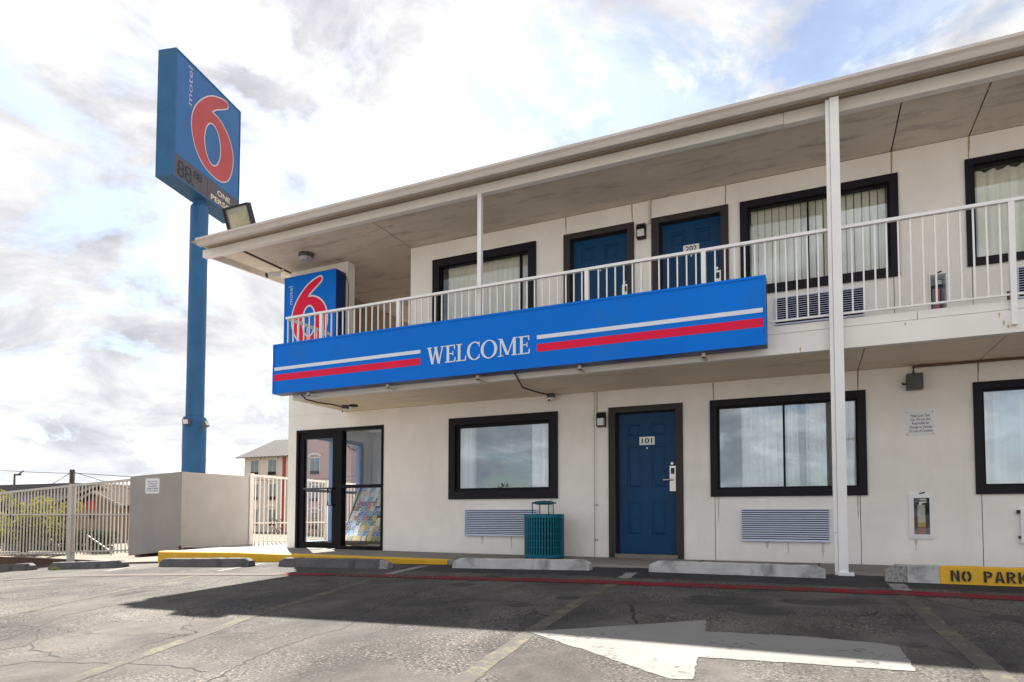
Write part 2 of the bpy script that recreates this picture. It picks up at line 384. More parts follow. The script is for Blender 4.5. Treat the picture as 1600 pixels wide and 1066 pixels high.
# ------------------------------------------------------------------ mesh helpers
X, Y, Z = Vector((1, 0, 0)), Vector((0, 1, 0)), Vector((0, 0, 1))
class Fr:
    """A frame: u right, v up, w towards the viewer of a face."""
    def __init__(s, o, u=X, v=Z):
        s.o, s.u, s.v = Vector(o), Vector(u).normalized(), Vector(v).normalized()
        s.w = s.u.cross(s.v)
    def __call__(s, u, v, w=0.0):
        return s.o + s.u * u + s.v * v + s.w * w
class MB:
    def __init__(s):
        s.v, s.f, s.mi, s.mats = [], [], [], []
        s.cur = 0
    def use(s, m):
        if m not in s.mats:
            s.mats.append(m)
        s.cur = s.mats.index(m)
        return s
    def add(s, vs, fs):
        n = len(s.v)
        s.v += [Vector(p) for p in vs]
        for f in fs:
            s.f.append([n + i for i in f]); s.mi.append(s.cur)
        return s
    def box(s, x0, x1, y0, y1, z0, z1):
        return s.add([(x0, y0, z0), (x1, y0, z0), (x1, y1, z0), (x0, y1, z0), (x0, y0, z1), (x1, y0, z1), (x1, y1, z1), (x0, y1, z1)],
                     [(0, 3, 2, 1), (4, 5, 6, 7), (0, 1, 5, 4), (1, 2, 6, 5), (2, 3, 7, 6), (3, 0, 4, 7)])
    def bbox(s, x0, x1, y0, y1, z0, z1, b):
        """box with chamfered edges"""
        bm = bmesh.new()
        bmesh.ops.create_cube(bm, size=1)
        for v in bm.verts:
            v.co = Vector(((x0 + x1) / 2 + v.co.x * (x1 - x0), (y0 + y1) / 2 + v.co.y * (y1 - y0), (z0 + z1) / 2 + v.co.z * (z1 - z0)))
        bmesh.ops.bevel(bm, geom=bm.edges[:], offset=b, segments=2, affect='EDGES', profile=0.7)
        s.from_bm(bm)
        return s
    def from_bm(s, bm):
        bm.verts.index_update()
        s.add([v.co.copy() for v in bm.verts], [[v.index for v in f.verts] for f in bm.faces])
        bm.free()
        return s
    def fbox(s, fr, u0, u1, v0, v1, w0, w1):
        p = [fr(u, v, w) for w in (w0, w1) for u, v in ((u0, v0), (u1, v0), (u1, v1), (u0, v1))]
        return s.add(p, [(0, 3, 2, 1), (4, 5, 6, 7), (0, 1, 5, 4), (1, 2, 6, 5), (2, 3, 7, 6), (3, 0, 4, 7)])
    def frame(s, fr, u0, u1, v0, v1, t, w0, w1, tb=None):
        """picture-frame ring, mitred as four butted bars"""
        tb = t if tb is None else tb
        s.fbox(fr, u0, u1, v1 - t, v1, w0, w1); s.fbox(fr, u0, u1, v0, v0 + tb, w0, w1)
        s.fbox(fr, u0, u0 + t, v0 + tb, v1 - t, w0, w1); s.fbox(fr, u1 - t, u1, v0 + tb, v1 - t, w0, w1)
        return s
    def prism(s, fr, poly, w0, w1):
        n = len(poly)
        a = sum(poly[i][0] * poly[(i + 1) % n][1] - poly[(i + 1) % n][0] * poly[i][1] for i in range(n))
        if a < 0:
            poly = poly[::-1]
        p = [fr(u, v, w0) for u, v in poly] + [fr(u, v, w1) for u, v in poly]
        return s.add(p, [list(range(n))[::-1], list(range(n, 2 * n))] + [(i, (i + 1) % n, n + (i + 1) % n, n + i) for i in range(n)])
    def tube(s, pts, r, n=8, cap=True):
        pts = [Vector(p) for p in pts]
        rr = r if isinstance(r, (list, tuple)) else [r] * len(pts)
        rings = []
        for i, p in enumerate(pts):
            d = (pts[min(i + 1, len(pts) - 1)] - pts[max(i - 1, 0)]).normalized()
            a = d.cross(Z if abs(d.z) < 0.95 else X).normalized(); b = a.cross(d)
            rings.append([p + (a * math.cos(2 * math.pi * k / n) + b * math.sin(2 * math.pi * k / n)) * rr[i] for k in range(n)])
        vs = [v for r_ in rings for v in r_]
        fs = [(i * n + k, i * n + (k + 1) % n, (i + 1) * n + (k + 1) % n, (i + 1) * n + k) for i in range(len(pts) - 1) for k in range(n)]
        fs = [f[::-1] for f in fs]
        if cap:
            fs += [list(range(n)), list(range((len(pts) - 1) * n, len(pts) * n))[::-1]]
        return s.add(vs, fs)
    def lathe(s, c, prof, n=24):
        vs = []
        for r, z in prof:
            vs += [(c[0] + r * math.cos(2 * math.pi * k / n), c[1] + r * math.sin(2 * math.pi * k / n), c[2] + z) for k in range(n)]
        fs = [(i * n + k, i * n + (k + 1) % n, (i + 1) * n + (k + 1) % n, (i + 1) * n + k) for i in range(len(prof) - 1) for k in range(n)]
        fs += [list(range(n))[::-1], list(range((len(prof) - 1) * n, len(prof) * n))]
        return s.add(vs, fs)
    def mesh(s, name, m=None, off=Vector()):
        me = bpy.data.meshes.new(name)
        me.from_pydata([v - off for v in s.v], [], s.f)
        if m is not None and not s.mats:
            s.mats = [m]
        for q in s.mats:
            me.materials.append(q)
        if len(s.mats) > 1:
            me.polygons.foreach_set('material_index', s.mi)
        me.update()
        return me
    def build(s, name, m=None, parent=None, smooth=False, kind=None, base=None):
        off = Vector(base) if base is not None else wloc(parent)
        me = s.mesh(name, m, off)
        if smooth:
            me.polygons.foreach_set('use_smooth', [True] * len(me.polygons))
            try:
                me.set_sharp_from_angle(angle=R(40))
            except Exception:
                pass
        o = bpy.data.objects.new(name, me)
        C.objects.link(o)
        if parent is not None:
            o.parent = parent
        else:
            o.location = off
        if kind:
            o['kind'] = kind
        return o
def wloc(o):
    v = Vector()
    while o is not None:
        v = v + Vector(o.location); o = o.parent
    return v
def thing(name, label, cat, loc=(0, 0, 0), group=None):
    o = bpy.data.objects.new(name, None)
    o.empty_display_size = 0.2
    C.objects.link(o)
    o.location = loc
    return tag(o, label, cat, group)
def tag(o, label, cat, group=None):
    o['label'] = label; o['category'] = cat
    if group:
        o['group'] = group
    return o
def inst(src, name, parent, loc):
    """a copy sharing its mesh data"""
    o = src.copy(); o.name = name
    C.objects.link(o); o.parent = parent; o.location = loc
    return o
def copy_tree(o, loc=None, parent=None):
    c = o.copy(); C.objects.link(c)
    if parent is not None:
        c.parent = parent
    if loc is not None:
        c.location = loc
    for ch in list(o.children):
        copy_tree(ch, None, c)
    return c
def struct(o):
    o['kind'] = 'structure'
    return o

def curve_mesh(cu):
    o = bpy.data.objects.new('glyph_source', cu)
    C.objects.link(o)
    dg = bpy.context.evaluated_depsgraph_get(); dg.update()
    me = bpy.data.meshes.new_from_object(o.evaluated_get(dg))
    bpy.data.objects.remove(o); bpy.data.curves.remove(cu)
    vs = [v.co.copy() for v in me.vertices]; fs = [list(p.vertices) for p in me.polygons]
    bpy.data.meshes.remove(me)
    return vs, fs
def text(mb, fr, body, u0, u1, v0, v1, depth=0.002, w=0.0, offset=0.0, align='CENTER', keep=False, shear=0.0, spacing=1.0, space=1.0):
    """letters filling the rectangle u0..u1, v0..v1 of a frame"""
    cu = bpy.data.curves.new('glyphs', 'FONT')
    cu.body = body; cu.align_x = align; cu.extrude = 0.5; cu.offset = offset; cu.resolution_u = 3
    cu.shear = shear; cu.space_line = spacing; cu.space_character = space
    vs, fs = curve_mesh(cu)
    xs = [p.x for p in vs]; ys = [p.y for p in vs]
    ax, bx, ay, by = min(xs), max(xs), min(ys), max(ys)
    su = (u1 - u0) / (bx - ax); sv = (v1 - v0) / (by - ay)
    mb.add([fr(u0 + (p.x - ax) * su, v0 + (p.y - ay) * sv, w + (p.z + 0.5) * depth) for p in vs], fs)
    return mb
def outline(mb, fr, loops, grow=0.0, depth=0.003, w=0.0):
    """filled shape with holes, from closed point loops"""
    cu = bpy.data.curves.new('shape', 'CURVE')
    cu.dimensions = '2D'; cu.fill_mode = 'BOTH'; cu.extrude = 0.5; cu.offset = grow
    for lp in loops:
        sp = cu.splines.new('POLY'); sp.points.add(len(lp) - 1); sp.use_cyclic_u = True
        for p, (a, b) in zip(sp.points, lp):
            p.co = (a, b, 0, 1)
    vs, fs = curve_mesh(cu)
    mb.add([fr(p.x, p.y, w + (p.z + 0.5) * depth) for p in vs], fs)
    return mb
def smooth_loop(pts, k=6):
    n = len(pts); out_ = []
    for i in range(n):
        p0, p1, p2, p3 = (Vector(pts[(i + j - 1) % n]) for j in range(4))
        for q in range(k):
            t = q / k
            out_.append(tuple(0.5 * ((2 * p1) + (p2 - p0) * t + (2 * p0 - 5 * p1 + 4 * p2 - p3) * t * t + (3 * p1 - p0 - 3 * p2 + p3) * t ** 3)))
    return out_
_six = [(488, 379), (484, 362), (466, 358), (430, 373), (370, 411), (320, 467), (275, 538), (245, 612), (232, 690), (240, 771), (265, 846), (310, 905),
        (375, 934), (440, 932), (490, 899), (520, 835), (535, 748), (530, 667), (505, 597), (460, 545), (415, 521), (370, 516), (400, 472), (440, 435), (475, 401)]
SIX_OUT = smooth_loop([((x - 232) / 303, (936 - y) / 578) for x, y in _six], 5)      # unit box
SIX_IN = [(0.49 + 0.205 * math.cos(a), 0.355 + 0.245 * math.sin(a)) for a in [2 * math.pi * k / 40 for k in range(40)]]
def numeral_six(fr, u0, v0, w_, h_, parent, white, red, w=0.0):
    sc = lambda lp: [(u0 + a * w_, v0 + b * h_) for a, b in lp]
    o = MB(); outline(o, fr, [sc(SIX_OUT), sc(SIX_IN)[::-1]], 0.0, 0.003, w)
    # pale outline: the same figure, a little fatter, behind the red
    i_small = [(0.49 + (a - 0.49) * (1 - 0.030 / (0.205 * w_)) , 0.355 + (b - 0.355) * (1 - 0.030 / (0.245 * h_))) for a, b in SIX_IN]
    cx = sum(a for a, b in SIX_OUT) / len(SIX_OUT)
    fat = []
    n = len(SIX_OUT)
    for i, (a, b) in enumerate(SIX_OUT):
        pa, pb = SIX_OUT[i - 1], SIX_OUT[(i + 1) % n]
        tx, ty = (pb[0] - pa[0]) * w_, (pb[1] - pa[1]) * h_
        l = math.hypot(tx, ty) or 1
        nx, ny = -ty / l, tx / l          # left of travel; the loop runs counter-clockwise
        fat.append((u0 + a * w_ + SIX_SIGN * nx * 0.028, v0 + b * h_ + SIX_SIGN * ny * 0.028))
    p = MB(); outline(p, fr, [fat, sc(i_small)[::-1]], 0.0, 0.003, w - 0.003)
    a = p.build('numeral_outline', white, parent)
    b = o.build('numeral', red, parent)
    return a, b
_area = sum(SIX_OUT[i - 1][0] * SIX_OUT[i][1] - SIX_OUT[i][0] * SIX_OUT[i - 1][1] for i in range(len(SIX_OUT)))
SIX_SIGN = -1 if _area > 0 else 1

# ------------------------------------------------------------------ terrain
BX = [-300, -40, -25, -18, -14.25, -12.75, -10.5, -9.75, -7.75, -7.25, -5.25, -4.25, -2.5, -1.75, 6, 300]
BZ = [-1.6, -1.6, -1.15, -.75, -.48, -.385, -.27, -.22, -.155, -.135, -.10, -.086, -.052, -.040, -.033, -.033]
def interp(x, xs, ys):
    for i in range(len(xs) - 1):
        if x <= xs[i + 1]:
            return ys[i] + (ys[i + 1] - ys[i]) * (x - xs[i]) / (xs[i + 1] - xs[i])
    return ys[-1]
def lot(x, y):
    return interp(x, BX, BZ) + 0.036 * (max(-3, min(7.5, y)) - 7.3)
def sstep(a, b, x):
    t = max(0, min(1, (x - a) / (b - a)))
    return t * t * (3 - 2 * t)
def land(x, y):
    t = max(sstep(20, 42, y), sstep(9.3, 22, y) * sstep(-12, -21, x), sstep(-20, -45, x) * 0.9)
    return lot(x, y) * (1 - t) - 1.5 * t - 0.05
def grid(xs, ys, f):
    mb = MB()
    nx = len(xs)
    mb.add([(x, y, f(x, y)) for y in ys for x in xs],
           [(j * nx + i, j * nx + i + 1, (j + 1) * nx + i + 1, (j + 1) * nx + i) for j in range(len(ys) - 1) for i in range(nx - 1)])
    return mb
def rng(a, b, s):
    n = max(1, round((b - a) / s))
    return [a + (b - a) * i / n for i in range(n + 1)]
xs = [-900, -400, -200, -120, -90] + rng(-70, 20, 1.5) + [30, 45, 70, 120, 250, 900]
ys = [-900, -400, -200, -100, -60, -35, -20, -12, -8] + rng(-5, 50, 1.25) + [60, 75, 100, 150, 250, 500, 1200]
struct(grid(xs, ys, lambda x, y: land(x, y) if y > 8.6 or x < -30 else min(land(x, y), lot(x, y) - 0.06)).build('ground', M['dirt'], smooth=True))
xs = rng(-30, -16, 1.0) + rng(-15.75, 6, 0.25) + rng(7, 30, 1.0)
ys = rng(-8, -4, 2.0) + rng(-3.75, 7.5, 0.25) + [7.75, 8.2, 8.8]
struct(grid(xs, ys, lot).build('parking_lot', M['asphalt'], smooth=True))

struct(grid(rng(-120, 120, 6.0), rng(-40, -8.02, 4.0), lambda x, y: lot(x, -8) + .02).build('street', M['street'], smooth=True))  # pale street added out of view to bounce sunlight onto the facade
M['oil'] = mat('oil_soaked_asphalt', (0.036, 0.034, 0.034), 0.7, 0.4, 14, 0.5, 120, spec=0.35)
M['tar'] = mat('fresh_tar', (0.026, 0.026, 0.029), 0.75, 0.3, 5, 0.5, 120, spec=0.3)
def decal(name, poly, m, dz=0.002, step=0.25, rag=0.007):
    """a painted patch cut along the lot's own grid so that it lies on it"""
    fine = []
    for i, p in enumerate(poly):
        q = poly[(i + 1) % len(poly)]
        n_ = max(1, int(math.hypot(q[0] - p[0], q[1] - p[1]) / .05))
        for k in range(n_):
            fine.append((p[0] + (q[0] - p[0]) * k / n_ + random.uniform(-rag, rag), p[1] + (q[1] - p[1]) * k / n_ + random.uniform(-rag, rag)))
    poly = fine
    bm = bmesh.new()
    bm.faces.new([bm.verts.new((x, y, 0)) for x, y in poly])
    x0, x1 = min(p[0] for p in poly), max(p[0] for p in poly)
    y0, y1 = min(p[1] for p in poly), max(p[1] for p in poly)
    for ax, a, b in ((0, x0, x1), (1, y0, y1)):
        k = math.floor(a / step) + 1
        while k * step < b:
            co = [0, 0, 0]; co[ax] = k * step
            no = [0, 0, 0]; no[ax] = 1
            bmesh.ops.bisect_plane(bm, geom=bm.verts[:] + bm.edges[:] + bm.faces[:], plane_co=co, plane_no=no)
            k += 1
    bmesh.ops.triangulate(bm, faces=bm.faces[:])
    bmesh.ops.recalc_face_normals(bm, faces=bm.faces[:])
    for f in bm.faces:
        if f.normal.z < 0:
            f.normal_flip()
    for v in bm.verts:
        v.co.z = lot(v.co.x, v.co.y) + dz
    return struct(MB().from_bm(bm).build(name, m))
def strip_poly(pts, w):
    """outline of a band of width w (number or list) along points"""
    L_, R_ = [], []
    for i, p in enumerate(pts):
        a, b = pts[max(i - 1, 0)], pts[min(i + 1, len(pts) - 1)]
        tx, ty = b[0] - a[0], b[1] - a[1]
        l = math.hypot(tx, ty)
        h = (w[i] if isinstance(w, list) else w) / 2
        L_.append((p[0] - ty / l * h, p[1] + tx / l * h)); R_.append((p[0] + ty / l * h, p[1] - tx / l * h))
    return L_ + R_[::-1]
decal('tar_patch', [(-5.0, 7.74), (-5.05, 7.3), (-4.6, 6.95), (-3.4, 6.85), (-2.5, 6.95), (-1.9, 6.75), (-1.0, 6.82), (.2, 6.78), (.9, 6.9), (2.0, 6.75), (6, 6.8), (6, 7.745), (0, 7.745)], M['tar'], 0.0014, rag=.02)
for cx_, cy_, r1, r2 in ((-.72, 5.62, .30, .16), (-.35, 5.25, .22, .10), (-.05, 5.75, .28, .08), (-1.95, 5.35, .12, .07), (-2.2, 4.9, .14, .06), (-3.3, 5.9, .16, .08), (.25, 5.9, .2, .07), (1.25, 5.5, .2, .08), (-5.6, 5.2, .2, .1)):
    decal('oil_stain', [(cx_ + r1 * math.cos(R(a)) * random.uniform(.7, 1.2), cy_ + r2 * 1.6 * math.sin(R(a)) * random.uniform(.7, 1.2)) for a in range(0, 360, 24)], M['oil'], 0.0016, rag=.012)
decal('painted_arrow', [(-1.70, 3.93), (-1.332, 4.21), (-0.692, 4.72), (-0.641, 4.34), (-0.088, 4.40), (0.36, 4.36), (0.43, 4.30), (0.443, 3.76),
                        (-0.047, 3.72), (-0.58, 3.66), (-0.537, 3.22), (-0.64, 3.19), (-1.072, 3.50)], M['p_white'], 0.003)
decal('stall_line', strip_poly([(-1.80, 6.75), (-1.79, 6.0), (-1.76, 5.0), (-1.68, 3.93), (-1.60, 3.2), (-1.5, 2.5), (-1.4, 1.2)], 0.11), M['p_line'])
decal('stall_line', strip_poly([(0.70, 6.45), (0.705, 6.0), (0.73, 5.0), (0.78, 4.15), (0.79, 3.4), (0.82, 2.0)], 0.12), M['p_line'])
decal('stall_line', strip_poly([(-4.67, 6.75), (-4.50, 5.7), (-4.26, 4.77), (-4.08, 3.9), (-3.91, 3.47), (-3.70, 2.8), (-3.45, 2.0), (-3.2, 1.2)], 0.11), M['p_line'])
decal('stall_line', strip_poly([(-7.3, 6.3), (-6.9, 5.0), (-6.5, 3.9), (-6.0, 2.7)], 0.10), M['p_line'])
decal('stall_line_tip', strip_poly([(-1.85, 7.2), (-1.81, 6.72)], 0.13), M['p_tip'], 0.0035)
decal('stall_line_tip', strip_poly([(0.69, 7.10), (0.70, 6.66)], 0.14), M['p_tip'], 0.0035)
decal('stall_line_tip', strip_poly([(-4.74, 7.5), (-4.67, 6.55)], 0.12), M['p_tip'], 0.0035)
decal('stall_line_tip', strip_poly([(-7.62, 7.5), (-7.35, 6.4)], 0.10), M['p_tip'], 0.0035)
decal('stall_line_tip', strip_poly([(-9.95, 7.1), (-9.55, 6.3)], 0.10), M['p_tip'], 0.0035)
red = [(-6.05, 6.26), (-5.3, 6.35), (-3.7, 6.36), (-2.9, 6.36), (-1.55, 6.36), (-.4, 6.44), (.63, 6.49), (1.5, 6.49), (4, 6.5), (9, 6.5)]
decal('fire_lane_stripe', strip_poly(red, [.16, .20, .22, .23, .24, .25, .25, .26, .27, .27]), M['p_red'], 0.005)
decal('faded_lane_stripe', strip_poly([(-13, 4.6), (-10.2, 5.35), (-9.5, 5.72), (-8.5, 5.93), (-7.04, 6.06), (-6.06, 6.26)], .26), M['p_pink'], 0.005)
mbt = MB()
fl = Fr((0, 0, 0), X, Y)
text(mbt, fl, 'FIRE LANE', -5.37, -4.80, 6.27, 6.42, 0.001); text(mbt, fl, 'NO PARKING', -4.52, -3.78, 6.28, 6.43, 0.001)
for v in mbt.v:
    v.z = lot(v.x, v.y) + 0.0065
struct(mbt.build('stripe_lettering', M['p_tip']))

def crack(pts, w):
    ps = [Vector((x, y)) for x, y in pts]
    fine = []
    for a, b in zip(ps, ps[1:]):
        n = max(2, int((b - a).length / 0.05))
        for i in range(n):
            p = a.lerp(b, i / n)
            fine.append((p.x + random.uniform(-.018, .018), p.y + random.uniform(-.018, .018)))
    fine.append(tuple(ps[-1]))
    ww = [w * random.uniform(.35, 1.25) for _ in fine]; ww[0] = ww[-1] = 0.001
    L_, R_ = [], []
    for i, p in enumerate(fine):
        a, b = fine[max(i - 1, 0)], fine[min(i + 1, len(fine) - 1)]
        tx, ty = b[0] - a[0], b[1] - a[1]; l = math.hypot(tx, ty) or 1
        L_.append((p[0] - ty / l * ww[i] / 2, p[1] + tx / l * ww[i] / 2)); R_.append((p[0] + ty / l * ww[i] / 2, p[1] - tx / l * ww[i] / 2))
    n = len(fine)
    vs = [(x, y, lot(x, y) + 0.0012) for x, y in L_] + [(x, y, lot(x, y) + 0.0012) for x, y in R_]
    return vs, [(i, n + i, n + i + 1, i + 1) for i in range(n - 1)]
mc = MB()
for pts, w in (([(-4.4, 1.7), (-5.05, 2.62), (-5.53, 3.24), (-5.71, 3.43), (-5.82, 4.0), (-6.0, 4.9), (-6.35, 5.6), (-6.6, 6.35), (-6.35, 6.55), (-6.02, 6.9)], .016),
               ([(-4.9, 1.8), (-4.23, 2.2), (-4.2, 2.31), (-3.82, 2.4), (-3.55, 2.49), (-3.23, 2.53), (-2.9, 2.5)], .014),
               ([(-5.2, 2.95), (-4.69, 2.62), (-4.53, 2.52), (-4.33, 2.51), (-4.1, 2.45)], .016), ([(-4.69, 2.62), (-4.75, 2.45), (-4.5, 2.3)], .012),
               ([(-2.6, 1.9), (-2.93, 2.83), (-2.98, 3.09), (-3.02, 3.47), (-2.99, 3.63), (-3.09, 4.01), (-3.2, 4.12), (-3.29, 4.48), (-3.52, 5.77), (-3.7, 6.9)], .016),
               ([(-1.34, 5.16), (-1.2, 4.75), (-1.12, 4.44)], .03), ([(.79, 6.24), (.98, 5.84), (1.17, 5.63), (1.23, 5.3), (1.5, 4.9)], .014),
               ([(-8.8, 4.6), (-7.7, 5.0), (-7.4, 4.7), (-6.9, 4.9), (-6.4, 5.05)], .016), ([(-9.5, 5.0), (-9.0, 5.15), (-8.2, 5.2)], .014),
               ([(-.2, 4.05), (-.12, 4.2), (0.02, 4.33)], .012), ([(0.0, 5.2), (0.3, 4.95), (.62, 5.05), (.9, 5.2)], .012),
               ([(-2.2, 2.6), (-1.6, 2.2), (-.9, 2.5), (-.2, 2.2)], .012), ([(-.2, 3.0), (.1, 3.3), (.5, 3.1)], .010)):
    mc.add(*crack(pts, w))
struct(mc.build('pavement_cracks', M['crackm']))

# sidewalk slab and kerb along the front
KY = 7.75
mb = MB()
xk = rng(-10.35, 9, 0.4)
wt = lambda x: interp(x, [-11, -8.5, -4.5, 0, 9], [-.055, -.012, -.02, -.012, -.012])
n = len(xk)
mb.add([(x, y, wt(x) + (0.012 if y > 8.9 else 0)) for y in (KY + .14, 8.2, 9.06) for x in xk], [(j * n + i, j * n + i + 1, (j + 1) * n + i + 1, (j + 1) * n + i) for j in range(2) for i in range(n - 1)])
struct(mb.build('sidewalk', M['walk'], smooth=True))
mb = MB()
mb.add([(x, y, wt(x) - .003) for y in (9.06, 40) for x in (-11.5, -8.72)] , [(0, 1, 3, 2)])
mb.add([(-13.2, 9.06, -.10), (-11.5, 9.06, -.052), (-11.5, 12, -.06), (-13.2, 12, -.12)], [(0, 1, 2, 3)])
struct(mb.build('side_path', M['walk']))
def kerb(x0, x1, m):
    mb = MB()
    xx = rng(x0, x1, 0.3); n = len(xx)
    prof = [(KY + .16, 0.002), (KY + .03, 0.003), (KY + .005, -.012), (KY - .005, -.25)]
    mb.add([(x, y, wt(x) + dz) for y, dz in prof for x in xx], [((j + 1) * n + i, (j + 1) * n + i + 1, j * n + i + 1, j * n + i) for j in range(3) for i in range(n - 1)])
    a = len(mb.v)
    mb.add([(xx[0], y, wt(xx[0]) + dz) for y, dz in prof] + [(xx[0], KY + .16, wt(xx[0]) - .25)], [(0, 1, 2, 3, 4)])
    return struct(mb.build('kerb', m, smooth=False))
kerb(-10.35, -4.55, M['yellow']); kerb(-4.545, 9, M['walk'])
mb = MB(); mb.box(-10.35, -10.2, 7.9, 9.06, -.35, -.056)
struct(mb.build('kerb_return', M['walk']))
for xj in (-6.4, -1.35, 0.05, 1.3):
    mb = MB(); mb.add([(xj - .006, KY + .17, wt(xj) + .004), (xj + .006, KY + .17, wt(xj) + .004), (xj + .006, 9.05, wt(xj) + .016), (xj - .006, 9.05, wt(xj) + .016)], [(0, 1, 2, 3)])
    struct(mb.build('sidewalk_joint', M['crackm']))

# ------------------------------------------------------------------ the motel
D = 9.075
motel = thing('motel_building', 'white two-storey motel with blue doors, black-framed windows and an upper walkway', 'building', (0, D, 0))
F = Fr((0, D, 0))                 # facade frame: u = world X, v = world Z, w = towards the car park
OPEN_L = [(-8.496, -6.581, -.2, 2.118), (-5.302, -3.436, .844, 2.142), (-2.657, -1.607, -.2, 2.141), (-1.246, .607, .844, 2.142), (1.704, 3.55, .844, 2.142),
          (5.2, 7.0, .844, 2.142), (1.078, 1.248, .369, .810)]
OPEN_U = [(-5.628, -3.785, 3.508, 4.786), (-3.337, -2.266, 2.5, 4.795), (-2.011, -.975, 2.5, 4.795), (-.827, 1.007, 3.508, 4.786), (1.689, 3.53, 3.508, 4.786),
          (5.2, 7.0, 3.508, 4.786), (1.319, 1.466, 3.038, 3.457)]
def wall_sheet(x0, x1, z0, z1, openings, y=D, t=.16):
    """one facade panel with its openings cut out: front, back and reveal faces"""
    xs = sorted({x0, x1} | {v for o in openings for v in o[:2] if x0 < v < x1})
    zs = sorted({z0, z1} | {v for o in openings for v in o[2:] if z0 < v < z1})
    solid = lambda i, j: 0 <= i < len(xs) - 1 and 0 <= j < len(zs) - 1 and not any(
        o[0] < (xs[i] + xs[i + 1]) / 2 < o[1] and o[2] < (zs[j] + zs[j + 1]) / 2 < o[3] for o in openings)
    mb = MB()
    for i in range(len(xs) - 1):
        for j in range(len(zs) - 1):
            if not solid(i, j):
                continue
            a, b, c, d = xs[i], xs[i + 1], zs[j], zs[j + 1]
            mb.add([(a, y, c), (b, y, c), (b, y, d), (a, y, d)], [(0, 1, 2, 3)])
            mb.add([(a, y + t, c), (b, y + t, c), (b, y + t, d), (a, y + t, d)], [(3, 2, 1, 0)])
            if not solid(i - 1, j): mb.add([(a, y, c), (a, y, d), (a, y + t, d), (a, y + t, c)], [(0, 1, 2, 3)])
            if not solid(i + 1, j): mb.add([(b, y, c), (b, y + t, c), (b, y + t, d), (b, y, d)], [(0, 1, 2, 3)])
            if not solid(i, j - 1): mb.add([(a, y, c), (a, y + t, c), (b, y + t, c), (b, y, c)], [(0, 1, 2, 3)])
            if not solid(i, j + 1): mb.add([(a, y, d), (b, y, d), (b, y + t, d), (a, y + t, d)], [(0, 1, 2, 3)])
    return mb
G = .004
def panels(seams, z0, z1, openings):
    for a, b in zip(seams, seams[1:]):
        full = [o for o in openings if o[0] < a + .01 and o[1] > b - .01 and o[2] > z0]
        for c, d in ((z0, full[0][2]), (full[0][3], z1)) if full else ((z0, z1),):
            wall_sheet(a + G, b - G, c, d, openings).build('wall_panel', M['stucco'], motel)
panels([-8.7, -2.875, -1.195, .525, 1.76, 3.6, 9.0], -.12, 2.392, OPEN_L)
panels([-6.07, -3.3, -2.29, -2.022, -1.013, .94, 1.734, 3.6, 9.0], 2.60, 5.069, OPEN_U)
# dark sheathing seen only in the panel joints
for z0, z1, seams in ((-.1, 2.39, [-2.875, -1.195, .525, 1.76, 3.6]), (2.6, 5.06, [-3.3, -2.29, -2.022, -1.013, .94, 1.734, 3.6])):
    op = OPEN_L if z0 < 0 else OPEN_U
    for s in seams:
        zz = [z0, z1]
        for o in op:
            if o[0] - .02 < s < o[1] + .02:
                zz += [o[2], o[3]]
        zz = sorted(zz)
        for a, b in zip(zz[::2], zz[1::2]):
            mb = MB(); mb.box(s - .02, s + .02, D + .012, D + .05, a, b)
            mb.build('joint_backing', M['backing'], motel)
# body: side, back, inner walls, floors
mb = MB()
mb.box(-8.70, -8.54, D + .16, 9.30, -.2, 2.392); mb.box(-8.70, -8.54, 11.05, 17, -.2, 2.392); mb.box(-8.70, -8.54, 9.30, 11.05, 2.10, 2.392)
mb.box(-8.70, -8.54, D + .192, 14.3, 2.60, 5.069)
mb.build('end_wall', M['stucco'], motel)
mb = MB(); mb.box(-8.7, 9, 17, 17.2, -.2, 2.655); mb.box(-5.92, 9, 17, 17.2, 2.66, 5.069); mb.box(-6.07, -5.92, 14.61, 17.2, 2.66, 5.069); mb.box(8.8, 9.0, D + .16, 17, -.2, 5.069)
mb.build('back_wall', M['stucco'], motel)
# front pier by the stair, thin and full height
mb = MB(); mb.box(-8.70, -7.385, D, D + .19, 2.394, 5.069)
mb.build('pier', M['stucco'], motel)
# stair recess behind the pier
mb = MB(); mb.box(-6.07, -5.92, D + .165, 14.6, 2.60, 5.069)
mb.build('stair_wall', M['stucco'], motel)
mb = MB(); mb.box(-8.535, -8.50, D + .2, 14.3, 2.66, 5.05)
mb.build('stair_inner_wall', M['brownwall'], motel)
# rooms: low party walls and rear partitions, all dim
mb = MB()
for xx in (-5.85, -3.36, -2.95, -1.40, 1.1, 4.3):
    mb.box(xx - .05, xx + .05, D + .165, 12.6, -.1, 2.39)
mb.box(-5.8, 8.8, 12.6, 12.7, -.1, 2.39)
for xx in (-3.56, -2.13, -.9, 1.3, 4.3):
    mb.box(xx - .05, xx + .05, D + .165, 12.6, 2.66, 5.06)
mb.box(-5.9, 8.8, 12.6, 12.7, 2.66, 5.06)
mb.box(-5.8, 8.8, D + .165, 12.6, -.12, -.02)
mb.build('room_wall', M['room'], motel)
# lobby room
mb = MB()
mb.box(-5.83, -5.80, D + .165, 12.9, -.02, 2.39); mb.box(-8.53, -5.8, 11.35, 11.43, -.02, 2.385)
mb.build('lobby_wall', M['lobbywall'], motel)
mb = MB(); mb.box(-8.53, -5.8, D + .0, 11.35, -.12, -.006); mb.build('lobby_floor', M['lobbyfloor'], motel)
mb = MB(); mb.box(-8.53, -5.83, D + .165, 11.35, 2.33, 2.385); mb.build('lobby_ceiling', M['lobbywall'], motel)

